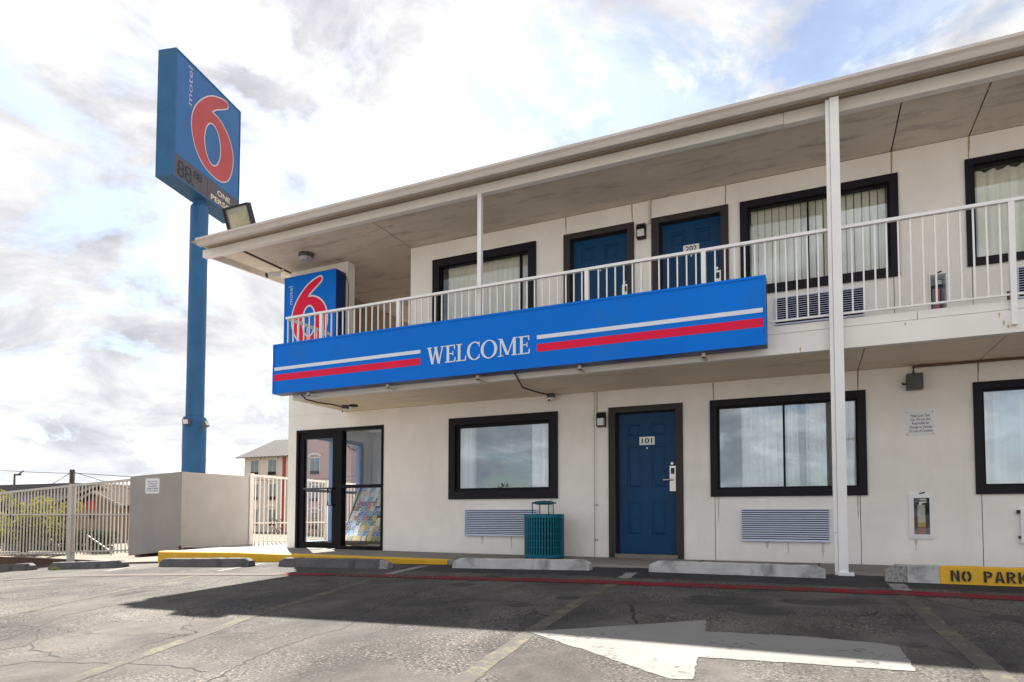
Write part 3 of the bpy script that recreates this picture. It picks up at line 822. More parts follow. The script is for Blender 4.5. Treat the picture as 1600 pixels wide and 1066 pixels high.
# upper floor slab with edge beam, kerb band and underside boards
mb = MB(); mb.box(-7.40, 9, 7.90, D - .002, 2.44, 2.655); mb.box(-8.53, 9, D + .17, 17, 2.40, 2.655)
mb.build('floor_slab', M['walk'], motel)
mb = MB(); mb.bbox(-7.40, 9, 7.80, 7.90, 2.392, 2.622, .006); mb.build('edge_beam', M['fascia'], motel)
for a, b in ((-7.40, 1.01), (1.014, 9)):
    mb = MB(); mb.bbox(a, b, 7.815, 7.93, 2.630, 2.717, .006); mb.build('edge_kerb', M['fascia'], motel)
mb = MB(); mb.box(-7.40, 9, 7.835, 7.9, 2.6225, 2.6295); mb.build('edge_joint', M['backing'], motel)
for a, b in zip([-7.40, .53, 1.78, 4.2, 9], [.53, 1.78, 4.2, 9]):
    mb = MB(); mb.box(a + .006, b - .006, 7.902, D - .004, 2.395, 2.437); mb.build('slab_underside_panel', M['soffit_low'], motel)
mb = MB(); mb.box(-7.39, 9, 7.902, D - .004, 2.4375, 2.4395); mb.build('underside_joint', M['backing'], motel)

# roof: ceiling boards, beam, gutter, sheet
for a, b in zip([-8.70, -6.05, .945, 1.745, 3.6, 9], [-6.05, .945, 1.745, 3.6, 9]):
    mb = MB(); mb.box(a + .008, b - .008, 7.95, D - .003 if a > -6.1 else 14.3, 5.073, 5.105); mb.build('ceiling_panel', M['soffit'], motel)
mb = MB(); mb.box(-8.68, 9, 7.96, 14.3, 5.108, 5.12); mb.build('ceiling_joint', M['backing'], motel)
for a, b in ((-9.54, -.235), (-.232, 9)):
    mb = MB(); mb.bbox(a, b, 7.85, 7.95, 5.035 if a > -1 else 5.045, 5.175, .006); mb.build('eave_beam', M['fascia'], motel)
mb = MB(); mb.box(-9.40, 9, 7.66, 7.95, 5.186, 5.20); mb.build('eave_underside', M['eave_tan'], motel)
mb = MB(); mb.box(-9.52, 9, 7.87, 7.95, 5.1755, 5.1855); mb.build('eave_joint', M['backing'], motel)
gp = [(7.64, 5.112), (7.575, 5.112), (7.565, 5.128), (7.545, 5.165), (7.520, 5.19), (7.520, 5.222), (7.532, 5.222), (7.535, 5.20), (7.63, 5.20), (7.64, 5.20)]
mb = MB()
n = len(gp)
for a, b in ((-9.33, -3.8), (-3.798, 2.2), (2.202, 9)):
    mb = MB()
    mb.add([(x, y, z) for x in (a, b) for y, z in gp], [(i, n + i, n + (i + 1) % n, (i + 1) % n) for i in range(n)] + [tuple(range(n)), tuple(range(2 * n - 1, n - 1, -1))])
    mb.build('gutter', M['gutter'], motel)
mb = MB()
k = 0
yy = 7.62
rows = []
while yy < 15.4:
    rows.append((yy, 5.235 + (yy - 7.66) * .06 + (.018 if k % 4 < 2 else 0.0)))
    yy += .055; k += 1
m_ = len(rows)
vs = [(x, y, z) for x in (-9.58, 9) for y, z in rows] + [(x, y, z - .006) for x in (-9.58, 9) for y, z in rows]
fs = [(i, m_ + i, m_ + i + 1, i + 1) for i in range(m_ - 1)] + [(2 * m_ + i, 2 * m_ + i + 1, 3 * m_ + i + 1, 3 * m_ + i) for i in range(m_ - 1)]
fs += [(i, i + 1, 2 * m_ + i + 1, 2 * m_ + i) for i in range(m_ - 1)]
mb.add(vs, fs); mb.build('roof_sheet', M['roof'], motel)
# rake along the end: sloping soffit board and a barge strip
mb = MB()
mb.add([(-8.72, 7.95, 5.10), (-9.54, 7.955, 5.19), (-9.54, 15.3, 5.60), (-8.72, 15.3, 5.52), (-8.72, 9.3, 5.10)], [(0, 1, 2, 3, 4)])
mb.build('rake_soffit', M['soffit'], motel)
mb = MB()
mb.add([(-9.54, 7.955, 5.08), (-9.54, 15.3, 5.53), (-9.54, 15.3, 5.71), (-9.54, 7.955, 5.22), (-9.50, 7.955, 5.08), (-9.50, 15.3, 5.53), (-9.50, 15.3, 5.71), (-9.50, 7.955, 5.22)],
       [(0, 1, 2, 3)[::-1], (4, 5, 6, 7), (0, 4, 5, 1)[::-1], (2, 6, 7, 3)[::-1], (0, 3, 7, 4)])
mb.build('rake_board', M['gutter'], motel)
mb = MB(); mb.box(-8.735, -8.705, 7.96, 9.4, 5.055, 5.10); mb.build('rake_seam', M['backing'], motel)

# water and rust marks with their own outlines, a hair proud of the paint
M['mark'] = mat('brown_water_mark', (0.56, 0.43, 0.27), 0.9, 0.25, 12, spec=0.1)
M['mark_grey'] = mat('grey_drip_mark', (0.64, 0.59, 0.53), 0.9, 0.15, 12, spec=0.1)
def drip(x, z, w_, h_, m, y=D):
    n_ = 9; L_, R_ = [], []
    for i in range(n_):
        t_ = i / (n_ - 1); hw = w_ / 2 * (1 - t_ ** 1.6) * random.uniform(.6, 1.15) + .001
        L_.append((x - hw, z - h_ * t_)); R_.append((x + hw, z - h_ * t_))
    mb = MB(); mb.prism(Fr((0, y, 0)), L_ + R_[::-1], .0002, .0007); mb.build('water_mark', m, motel)
for x in (-3.307, -2.297, -1.006, .947, 1.741):
    drip(x, 5.066, .022, random.uniform(.16, .30), M['mark'])
for x in (-1.202, .532, 1.767):
    drip(x, 2.39, .016, random.uniform(.10, .22), M['mark'])
for x, z, w_, h_ in ((-.55, .255, .05, .10), (-.30, .255, .03, .16), (.10, .255, .04, .20), (-4.7, .268, .05, .14), (-4.2, .268, .03, .2), (-1.15, .84, .03, .35), (.50, .84, .03, .3),
                     (-3.55, .84, .03, .3), (1.10, .32, .03, .15)):
    drip(x, z, w_, h_, M['mark_grey'])
for x, z in ((1.70, 2.60), (1.735, 2.52), (1.77, 2.47), (-.1, 2.45), (.9, 2.60)):
    drip(x, z, .018, random.uniform(.03, .07), M['mark'], 7.80)

# columns
mb = MB()
mb.bbox(.232, .322, 7.665, 7.765, -.02, 5.108, .005)
col = mb.build('column', M['white_paint'], motel)
mb = MB(); mb.bbox(.190, .2305, 7.69, 7.745, .42, 5.108, .008); mb.build('side_channel', M['white_paint'], col)
mb = MB(); mb.bbox(.196, .229, 7.70, 7.735, -.03, .42, .005); mb.build('downpipe', M['white_paint'], col)
mb = MB(); mb.bbox(.225, .375, 7.64, 7.80, -.04, .004, .004); mb.build('foot_plate', M['white_paint'], col)
mb = MB(); mb.box(.324, .385, 7.70, 7.80, -.04, .075); mb.build('foot_stub', M['walk'], col)
mb = MB(); mb.bbox(-4.155, -4.095, 7.84, 7.90, 2.718, 5.05, .004); mb.build('column', M['white_paint'], motel)

# windows
def window(o, fw, trim, glass, stage=False, mull=None, rec=.05):
    x0, x1, z0, z1 = o
    mb = MB(); mb.frame(F, x0, x1, z0, z1, fw, -rec - .03, .028, fw * 1.12)
    w = mb.build('window', trim, motel)
    a, b, c, d = x0 + fw, x1 - fw, z0 + fw * 1.12, z1 - fw
    mb = MB(); mb.frame(F, a, b, c, d, .045 if stage else .022, -rec - .03, -.012)
    mb.build('sash', M['alu_black'], w)
    g = .045 if stage else .022
    if mull is not None:
        mb = MB(); mb.fbox(F, mull - .012, mull + .012, c + g, d - g, -rec - .028, -.015); mb.build('mullion', M['alu_black'], w)
        for p, q in ((a + g, mull - .012), (mull + .012, b - g)):
            mb = MB(); mb.add([F(p, c + g, -rec), F(q, c + g, -rec), F(q, d - g, -rec), F(p, d - g, -rec)], [(0, 1, 2, 3)]); mb.build('pane', glass, w)
    else:
        mb = MB(); mb.add([F(a + g, c + g, -rec), F(b - g, c + g, -rec), F(b - g, d - g, -rec), F(a + g, d - g, -rec)], [(0, 1, 2, 3)]); mb.build('pane', glass, w)
    return w
window(OPEN_L[1], .115, M['trim'], M['glass'], True)
window(OPEN_L[3], .092, M['trim'], M['glass'], False, -.33)
window(OPEN_L[4], .085, M['trim'], M['glass'])
window(OPEN_L[5], .085, M['trim'], M['glass'])
window(OPEN_U[0], .125, M['trim'], M['glass_up'], False, -4.06)
window(OPEN_U[3], .095, M['trim'], M['glass_up'], False, .0)
window(OPEN_U[4], .075, M['trim'], M['glass_up'])
window(OPEN_U[5], .085, M['trim'], M['glass_up'])

# doors
def door(o, z0, plate=None):
    x0, x1, _, z1 = o
    mb = MB()
    for a, b, c, d in ((x0, x0 + .10, z0, z1), (x1 - .10, x1, z0, z1), (x0 + .10, x1 - .10, z1 - .085, z1)):
        mb.fbox(F, a, b, c, d, -.14, .022)
    fr_ = mb
    a, b, c, d = x0 + .135, x1 - .10, z0 + .055, z1 - .10
    a = x0 + .13
    W_ = -.075
    mb = MB(); mb.fbox(F, a, b, c, d, -.12, W_ - .012)
    # stiles and rails stand proud of the recessed fields
    wd = b - a; ht = d - c
    us = [a, a + .145 * wd, a + .405 * wd, a + .575 * wd, a + .835 * wd, b]
    vs_ = [c, c + .125 * ht, c + .375 * ht, c + .46 * ht, c + .775 * ht, c + .828 * ht, c + .935 * ht, d]
    for i in (0, 2, 4):
        mb.fbox(F, us[i], us[i + 1], c, d, W_ - .012, W_)
    for j in (0, 2, 4, 6):
        for i in (1, 3):
            mb.fbox(F, us[i], us[i + 1], vs_[j], vs_[j + 1], W_ - .012, W_)
    leaf = mb.build('door', M['door'], motel)
    fr_.build('door_frame', M['doortrim'], leaf)
    mb = MB()
    for p, q, r_, s_ in ((x0 + .10, x0 + .13, c, d + .012), (x1 - .10, x1 - .085, c, d + .012), (x0 + .13, x1 - .10, d, d + .015)):
        mb.fbox(F, p, q, r_, s_, -.14, -.055)
    mb.build('door_stop', M['trim'], leaf)
    for j in (1, 3, 5):
        for i in (1, 3):
            mb = MB(); p, q, r_, s_ = us[i] + .028, us[i + 1] - .028, vs_[j] + .028, vs_[j + 1] - .028
            e = .018
            pts = [F(p, r_, W_ - .0115), F(q, r_, W_ - .0115), F(q, s_, W_ - .0115), F(p, s_, W_ - .0115),
                   F(p + e, r_ + e, W_ - .002), F(q - e, r_ + e, W_ - .002), F(q - e, s_ - e, W_ - .002), F(p + e, s_ - e, W_ - .002)]
            mb.add(pts, [(4, 5, 6, 7), (0, 1, 5, 4), (1, 2, 6, 5), (2, 3, 7, 6), (3, 0, 4, 7)])
            mb.build('raised_panel', M['door'], leaf)
    mb = MB(); mb.fbox(F, x0 + .09, x1 - .08, z0 - .03, z0 + .05, -.16, .03); mb.build('threshold', M['walk'], leaf)
    mb = MB().use(M['steel'])
    lx = b - .055
    mb.fbox(F, lx - .042, lx + .042, z0 + .93, z0 + 1.28, W_, W_ + .022)
    mb.use(M['segment']); mb.fbox(F, lx - .024, lx + .024, z0 + 1.17, z0 + 1.25, W_ + .022, W_ + .030)
    mb.build('lock_plate', None, leaf)
    mb = MB(); mb.tube([F(lx, z0 + 1.09, W_ + .02), F(lx, z0 + 1.09, W_ + .065)], .014, 10); mb.tube([F(lx + .01, z0 + 1.09, W_ + .06), F(lx - .125, z0 + 1.085, W_ + .062)], .012, 10)
    mb.build('handle', M['steel'], leaf, smooth=True)
    mb = MB(); mb.tube([F(lx - .01, z0 + 1.315, W_), F(lx - .01, z0 + 1.315, W_ + .012)], .019, 12); mb.build('deadbolt', M['steel'], leaf)
    mb = MB(); cx = (us[2] + us[3]) / 2 + .005; mb.tube([F(cx, z0 + 1.545, W_), F(cx, z0 + 1.545, W_ + .008)], .011, 10); mb.build('peephole', M['steel'], leaf)
    if plate:
        mb = MB().use(M['plate']); mb.fbox(F, cx - .108, cx + .108, z0 + 1.590, z0 + 1.705, W_, W_ + .008)
        mb.use(M['ink']); text(mb, F, plate, cx - .075, cx + .075, z0 + 1.612, z0 + 1.685, .002, W_ + .0085, .012)
        mb.build('number_plate', None, leaf)
    return leaf
door(OPEN_L[2], 0.0, '101')
door(OPEN_U[1], 2.655)
door(OPEN_U[2], 2.655, '202')

# lobby storefront
mb = MB()
x0, x1 = -8.496, -6.581
mb.fbox(F, x0, x0 + .05, -.03, 2.118, -.11, .012); mb.fbox(F, x1 - .045, x1, -.03, 2.118, -.11, .012)
mb.fbox(F, x0 + .05, x1 - .045, 2.06, 2.118, -.11, .012); mb.fbox(F, -7.575, -7.455, -.03, 2.06, -.11, .012)
mb.fbox(F, -7.455, x1 - .045, 1.06, 1.115, -.11, .010); mb.fbox(F, -7.455, x1 - .045, -.03, .06, -.11, .010)
sf = mb.build('storefront', M['alu_black'], motel)
mb = MB()
for c, d in ((.06, 1.06), (1.115, 2.06)):
    mb.add([F(-7.455, c, -.05), F(x1 - .045, c, -.05), F(x1 - .045, d, -.05), F(-7.455, d, -.05)], [(0, 1, 2, 3)])
mb.build('pane', M['glass_lobby'], sf)
mb = MB(); a, b = x0 + .058, -7.585
mb.frame(F, a, b, .005, 2.052, .10, -.075, -.02, .11)
ld = mb.build('lobby_door', M['alu_black'], motel)
mb = MB(); mb.add([F(a + .1, .115, -.05), F(b - .1, .115, -.05), F(b - .1, 1.952, -.05), F(a + .1, 1.952, -.05)], [(0, 1, 2, 3)]); mb.build('pane', M['glass_lobby'], ld)
mb = MB(); mb.fbox(F, a + .1, b - .1, 1.045, 1.075, -.03, -.012); mb.build('push_bar', M['greybox'], ld)
mb = MB(); mb.tube([F(b - .05, .76, -.02), F(b - .05, .76, .035), F(b - .05, .80, .05), F(b - .05, 1.02, .05), F(b - .05, 1.06, .035), F(b - .05, 1.06, -.02)], .014, 8)
mb.tube([F(b - .05, 1.06, .03), F(b - .16, 1.06, .03), F(b - .16, .76, .03), F(b - .05, .76, .03)], .013, 8); mb.build('handle', M['alu_black'], ld, smooth=True)
# blue framed glazing in the end wall of the lobby
E_ = Fr((-8.55, 0, 0), Y, Z)      # seen from inside: u = world Y, w = +X
mb = MB()
for a, b, c, d in ((9.30, 9.38, 0, 2.10), (10.10, 10.24, 0, 2.10), (10.95, 11.05, 0, 2.10), (9.38, 10.10, 2.02, 2.10), (10.24, 10.95, 2.02, 2.10), (9.38, 10.10, 0, .10), (10.24, 10.95, 0, .10)):
    mb.fbox(E_, a, b, c, d, -.08, .03)
bf = mb.build('side_storefront', M['blueframe'], motel)
mb = MB(); mb.fbox(E_, 9.38, 10.10, 1.02, 1.07, -.03, .03); mb.fbox(E_, 10.24, 10.95, 1.02, 1.07, -.03, .03); mb.build('side_bar', M['greybox'], bf)
mb = MB()
for a, b in ((9.38, 10.10), (10.24, 10.95)):
    mb.add([E_(a, .1, 0), E_(b, .1, 0), E_(b, 2.02, 0), E_(a, 2.02, 0)], [(0, 1, 2, 3)])
mb.build('side_pane', M['glass_lobby'], bf)

# ------------------------------------------------------------------ curtains and blinds
def curtain(name, x0, x1, z0, z1, m, label, y=D + .11, amp=.036, waves=None, lean=0.0, group=None, scallop=0.0):
    n = max(8, int((x1 - x0) / .012))
    waves = waves or (x1 - x0) / .085
    ph = random.uniform(0, 6)
    mb = MB(); rows_ = [0, .25, .5, .75, 1]
    jit = [random.uniform(-.6, .6) for _ in range(n + 1)]
    for t in rows_:
        for i in range(n + 1):
            s = i / n
            a = ph + 2 * math.pi * waves * s + .9 * math.sin(5 * s + ph)
            zz = z1 + (z0 - z1) * t
            if t == 0:
                zz += scallop * math.cos(a)
            mb.v.append(Vector((x0 + (x1 - x0) * s * (1 + lean * t) , y + amp * (.75 + .25 * t) * math.sin(a) + .3 * amp * math.sin(2.3 * a + 1), zz)))
    for j in range(len(rows_) - 1):
        for i in range(n):
            mb.f.append([(j + 1) * (n + 1) + i, (j + 1) * (n + 1) + i + 1, j * (n + 1) + i + 1, j * (n + 1) + i]); mb.mi.append(0)
    o = mb.build(name, m, None, smooth=True, base=((x0 + x1) / 2, y, z0))
    return tag(o, label, 'curtain', group)
cg = 'curtains behind the motel windows'
curtain('curtain', -5.26, -4.88, .92, 2.06, M['curtain'], 'white sheer curtain drawn to the left side of the window above the trash can', group=cg, amp=.026)
curtain('curtain', -3.90, -3.46, .92, 2.06, M['curtain'], 'white sheer curtain drawn to the right side of the window above the trash can', group=cg, amp=.026)
curtain('curtain', -.86, -.345, .92, 2.06, M['curtain'], 'white pleated curtain left of centre in the window beside door 101', group=cg, amp=.022)
curtain('curtain', -.315, -.17, .92, 2.06, M['curtain'], 'narrow white curtain strip right of the thin mullion in the window beside door 101', group=cg, lean=.12)
curtain('curtain', -.07, .155, .92, 2.06, M['curtain'], 'white curtain between two dark gaps in the window crossed by the white column', group=cg, lean=.05)
curtain('curtain', .225, .58, .92, 2.06, M['curtain'], 'white curtain at the right end of the window crossed by the white column', group=cg)
curtain('curtain', -.30, .40, .92, 2.06, M['curtain_cream'], 'greyish inner curtain glimpsed through the gaps of the white curtains beside door 101', y=D + .38, amp=.03, group=cg)
curtain('curtain', 1.72, 3.5, .92, 2.06, M['curtain'], 'full-width white sheer curtain in the ground-floor window at the right edge', group=cg, amp=.03, waves=11)
curtain('curtain', 1.72, 3.5, 3.58, 4.665, M['curtain_cream'], 'cream gathered curtain with a scalloped top in the upper right window', group=cg, amp=.035, waves=12, scallop=.012)
mb = MB(); mb.fbox(F, 1.72, 3.5, 4.70, 4.72, -.16, -.12); tag(mb.build('curtain_rod', M['greybox'], base=(1.72, D, 4.70)), 'grey curtain rail above the scalloped cream curtain', 'curtain rail')
def blinds(x0, x1, z0, z1, label, w=.088):
    t = thing('vertical_blind', label, 'blind', ((x0 + x1) / 2, D + .12, z0), 'vertical blinds behind the upper windows')
    mb = MB(); mb.box(x0, x1, D + .085, D + .145, z1, z1 + .04); mb.build('head_rail', M['blind'], t)
    x = x0; first = None
    while x < x1 - .03:
        a = R(random.uniform(14, 24))
        if first is None or random.random() < .25:
            mb = MB(); fr = Fr((0, 0, 0), Vector((math.cos(a), math.sin(a), 0)), Z)
            h = z1 - z0
            mb.add([fr(-w * .475, 0, 0), fr(0, 0, -.008), fr(w * .475, 0, 0), fr(w * .475, h, 0), fr(0, h, -.008), fr(-w * .475, h, 0)], [(0, 1, 4, 5), (1, 2, 3, 4)])
            first = mb.build('slat', M['blind'], t, base=(0, 0, 0))
            first.location = Vector((x + w / 2, D + .125, z0)) - wloc(t)
        else:
            inst(first, 'slat', t, Vector((x + w / 2, D + .125, z0)) - wloc(t))
        x += w
    return t
blinds(-5.40, -3.92, 3.60, 4.67, 'cream vertical blind in the upper window left of the unnumbered blue door')
blinds(-.70, .92, 3.58, 4.70, 'cream vertical blind in the upper window crossed by the white column')

# ------------------------------------------------------------------ balcony railing
rail = thing('balcony_railing', 'white metal balcony railing with thin upright bars along the upper walkway', 'railing', (0, 7.78, 2.72))
RY, RT, RB = 7.78, 3.718, 2.755
mb = MB(); mb.bbox(-7.53, 9, RY - .03, RY + .02, RT - .035, RT, .005); mb.build('top_rail', M['rail'], rail)
mb = MB(); mb.box(-7.52, 9, RY - .012, RY + .012, RB, RB + .018); mb.build('bottom_rail', M['rail'], rail)
posts = [-6.82, -5.40, -2.55, -1.12, 1.815, 3.3, 4.8, 6.3]
for i, px in enumerate(posts):
    mb = MB(); mb.bbox(px - .026, px + .026, RY - .03, RY + .022, 2.46 if px > 0 else 2.72, RT - .036, .004)
    p = mb.build('rail_post', M['rail'], rail)
    if px > 0:
        mb = MB(); mb.box(px - .05, px - .03, RY - .005, RY + .012, 2.715, 2.80); mb.build('bracket', M['rust'], p)
x = -7.50; proto = None; k = 0
while x < 8.9:
    if all(abs(x - p) > .045 for p in posts):
        if proto is None:
            mb = MB(); mb.box(-.008, .008, -.008, .008, 0, RT - .036 - RB - .018)
            proto = mb.build('baluster', M['rail'], rail, base=(0, 0, 0))
            proto.location = Vector((x, RY, RB + .018)) - wloc(rail)
        else:
            inst(proto, 'baluster', rail, Vector((x, RY, RB + .018)) - wloc(rail))
    x += .1085
mb = MB(); mb.box(-7.53, -7.48, RY + .021, D - .002, RT - .035, RT); mb.build('return_rail', M['rail'], rail)
for yy in (8.0, 8.22, 8.44, 8.66, 8.88):
    inst(proto, 'baluster', rail, Vector((-7.505, yy, RB + .018)) - wloc(rail))

# ------------------------------------------------------------------ welcome sign
B0, B1, BZ0, BZ1, BY = -7.55, -.43, 2.452, 3.222, 7.53
ws = thing('welcome_sign', 'long blue WELCOME sign box with pale and red stripes hung along the walkway edge', 'sign', (-4, BY, BZ0))
mb = MB(); mb.bbox(B0, B1, BY + .004, BY + .20, BZ0, BZ1, .006); mb.build('cabinet', M['signblue_dark'], ws)
bf_ = Fr((0, BY, 0))
mb = MB(); mb.frame(bf_, B0, B1, BZ0, BZ1, .028, -.0035, .010); mb.build('retainer', M['signblue'], ws)
mb = MB(); mb.fbox(bf_, B0 + .028, B1 - .028, BZ0 + .028, BZ1 - .028, -.0035, .002); mb.build('sign_face', M['signblue'], ws)
for a, b in ((B0 + .030, -4.865), (-3.132, B1 - .034)):
    mb = MB(); mb.fbox(bf_, a, b, 2.803 + .01, 2.862, .002, .004); mb.build('pale_stripe', M['signwhite'], ws)
    mb = MB(); mb.fbox(bf_, a, b, 2.652, 2.750, .002, .004); mb.build('red_stripe', M['signred'], ws)
# WELCOME in a roman serif, drawn stroke by stroke
def ring(cx, cy, rx, ry, ix, iy, a0, a1, k=22):
    o_ = [(cx + rx * math.cos(R(a0 + (a1 - a0) * i / k)), cy + ry * math.sin(R(a0 + (a1 - a0) * i / k))) for i in range(k + 1)]
    i_ = [(cx + ix * math.cos(R(a0 + (a1 - a0) * i / k)), cy + iy * math.sin(R(a0 + (a1 - a0) * i / k))) for i in range(k + 1)]
    return [[o_[i], o_[i + 1], i_[i + 1], i_[i]] for i in range(k)]
def serif_letter(ch):
    T, th, sf_ = .155, .058, .05
    bar = lambda a, b, c, d: [(a, c), (b, c), (b, d), (a, d)]
    dia = lambda x0, y0, x1, y1, w: [(x0 - w / 2, y0), (x0 + w / 2, y0), (x1 + w / 2, y1), (x1 - w / 2, y1)]
    if ch == 'W':
        return 1.12, [dia(.13, 1, .36, 0, T), dia(.36, 0, .57, .97, th * 1.2), dia(.55, .97, .77, 0, T), dia(.77, 0, 1.00, 1, th * 1.2), bar(0, .30, .95, 1), bar(.44, .68, .95, 1), bar(.88, 1.12, .95, 1)]
    if ch == 'E':
        return .66, [bar(.10, .10 + T, 0, 1), bar(0, .62, .94, 1), bar(0, .64, 0, .06), bar(.2, .50, .48, .54), [(.57, .74), (.62, .74), (.62, 1), (.55, 1)], [(.56, 0), (.64, 0), (.66, .27), (.61, .27)], bar(.47, .52, .38, .64)]
    if ch == 'L':
        return .62, [bar(.10, .10 + T, 0, 1), bar(0, .36, .95, 1), bar(0, .60, 0, .06), [(.52, 0), (.60, 0), (.62, .28), (.57, .28)]]
    if ch == 'C':
        return .80, ring(.47, .5, .47, .53, .30, .47, 48, 312) + [[(.72, .72), (.77, .72), (.77, 1.0), (.73, 1.0)], [(.72, .28), (.76, .28), (.79, .1), (.74, .06)]]
    if ch == 'O':
        return .98, ring(.49, .5, .49, .53, .325, .47, 0, 360, 32)
    if ch == 'M':
        return 1.14, [bar(.12, .12 + th * 1.2, 0, 1), bar(0, .32, 0, .05), dia(.18, 1, .56, .06, T), dia(.56, .06, .93, 1, th * 1.2), bar(.88, .88 + T, 0, 1), bar(.80, 1.13, 0, .05), bar(.02, .2, .95, 1), bar(.90, 1.12, .95, 1)]
u = -4.755; hl = .232
sc = .245
tot = sum(serif_letter(c)[0] for c in 'WELCOME')
gap = ((1.528) / sc * 1.0 - tot) / 6
for ch in 'WELCOME':
    wd, polys = serif_letter(ch)
    mb = MB()
    for i, p in enumerate(polys):
        mb.prism(bf_, [(u + a * sc, 2.642 + b * hl) for a, b in p], .0015, .006 + .0003 * (i % 9))
    mb.build('letter', M['signwhite'], ws)
    u += (wd + gap) * sc
for px in (-6.93, -5.48, -4.03, -2.60, -1.11):
    mb = MB(); mb.box(px - .02, px + .02, BY + .09, BY + .12, BZ0 - .055, BZ0 + .01); mb.box(px - .02, px + .02, BY + .09, 7.80, BZ0 - .055, BZ0 - .045)
    mb.build('bracket', M['conduit'], ws)

# wall sign with the numeral
wsn = thing('wall_sign', 'blue wall sign box with a red six, on the pier above the lobby', 'sign', (-8, D, 3.4))
mb = MB(); mb.bbox(-8.585, -7.42, 8.815, D - .002, 3.40, 4.852, .008); mb.build('cabinet', M['signblue_dark'], wsn)
wf = Fr((0, 8.81, 0))
mb = MB(); mb.frame(wf, -8.585, -7.42, 3.40, 4.852, .022, -.004, .008); mb.fbox(wf, -8.563, -7.442, 3.422, 4.83, -.004, .002); mb.build('sign_face', M['signblue'], wsn)
numeral_six(wf, -8.39, 3.59, .78, 1.165, wsn, M['signwhite'], M['signred'], .009)
mb = MB(); vf = Fr((-8.395, 8.81, 4.355), Z, -X)
text(mb, vf, 'motel', 0, .325, 0, .082, .002, .003, -.012); mb.build('lettering', M['signwhite'], wsn)
mb = MB(); mb.tube([(-7.40, D - .02, 4.80), (-7.36, D - .03, 4.72), (-7.37, D - .03, 4.2), (-7.375, D - .02, 3.3), (-7.375, D - .02, 2.72)], .011, 6); mb.build('supply_cable', M['conduit'], wsn, smooth=True)
mb = MB(); mb.tube([(-7.42, 8.95, 4.83), (-7.36, 8.98, 4.78), (-7.34, D - .03, 4.62), (-7.345, D - .03, 4.2)], .008, 6); mb.build('supply_cable', M['brown_pipe'], wsn, smooth=True)

# ------------------------------------------------------------------ pole sign
th = .236
PC = Vector((-12.117, 9.867, 0))          # plan direction and proportions; enlarged to its real size below
sd = Vector((-math.sin(th), math.cos(th), 0))
ps = thing('pole_sign', 'tall blue pole sign with a faded red six and price panel high above the wall', 'sign', PC)
pf0 = Fr(PC, sd, Z)               # w = face normal
L_, T_, z0, z1 = 1.094, .205, 7.469, 10.136
mb = MB()
mb.fbox(pf0, -L_, L_, z0, z1, -T_, T_ - .004); mb.build('cabinet', M['pole'], ps)
pf = Fr(PC + pf0.w * T_, sd, Z)
mb = MB(); mb.frame(pf, -L_, L_, z0, z1, .035, -.004, .012); mb.build('retainer', M['pole'], ps)
mb = MB(); mb.fbox(pf, -L_ + .035, L_ - .035, 7.955, z1 - .035, -.003, .002); mb.build('sign_face', M['poleface'], ps)
numeral_six(pf, -.585, 8.09, 1.405, 1.925, ps, M['poleoutline'], M['polered'], .009)
mb = MB(); vf = Fr(pf(-.585, 9.215, 0), Z, -sd)
text(mb, vf, 'motel', 0, .80, 0, .135, .002, .003, -.012); mb.build('lettering', M['poleoutline'], ps)
mb = MB(); mb.fbox(pf, -L_ + .035, -.045, z0 + .035, 7.945, -.003, .004); pp = mb.build('price_panel', M['panel_grey'], ps)
mb = MB(); mb.fbox(pf, -.035, L_ - .035, z0 + .035, 7.945, -.003, .004); op = mb.build('text_panel', M['panel_grey'], ps)
def seven(u, v, w_, h_, parent):
    t = h_ * .13
    mb = MB()
    for a, b, c, d in ((u + t, u + w_ - t, v, v + t), (u + t, u + w_ - t, v + h_ / 2 - t / 2, v + h_ / 2 + t / 2), (u + t, u + w_ - t, v + h_ - t, v + h_),
                       (u, u + t, v + t, v + h_ / 2 - t / 2), (u, u + t, v + h_ / 2 + t / 2, v + h_ - t), (u + w_ - t, u + w_, v + t, v + h_ / 2 - t / 2), (u + w_ - t, u + w_, v + h_ / 2 + t / 2, v + h_ - t)):
        mb.fbox(pf, a, b, c, d, .004, .010)
    return mb.build('digit', M['segment'], parent)
seven(-.965, 7.54, .19, .33, pp); seven(-.745, 7.54, .19, .33, pp); seven(-.475, 7.73, .115, .16, pp); seven(-.345, 7.73, .115, .16, pp)
mb = MB(); mb.fbox(pf, -.53, -.49, 7.54, 7.575, .004, .010); mb.build('point', M['segment'], pp)
mb = MB(); text(mb, pf, 'ONE', .30, .75, 7.735, 7.855, .003, .005, .012); mb.build('lettering', M['cream_letter'], op)
mb = MB(); text(mb, pf, 'PERSON', .085, .965, 7.545, 7.665, .003, .005, .012); mb.build('lettering', M['cream_letter'], op)
mb = MB(); mb.lathe((PC.x, PC.y, 0), [(.185, 2.6), (.185, 7.30), (.165, 7.35), (.12, 7.36), (.12, 7.47)], 28); mb.build('pole', M['pole'], ps, smooth=True)
mb = MB(); mb.lathe((PC.x, PC.y, 0), [(.238, -.1), (.238, 2.66), (.225, 2.69), (.19, 2.70)], 28); mb.build('pole_sleeve', M['pole'], ps, smooth=True)

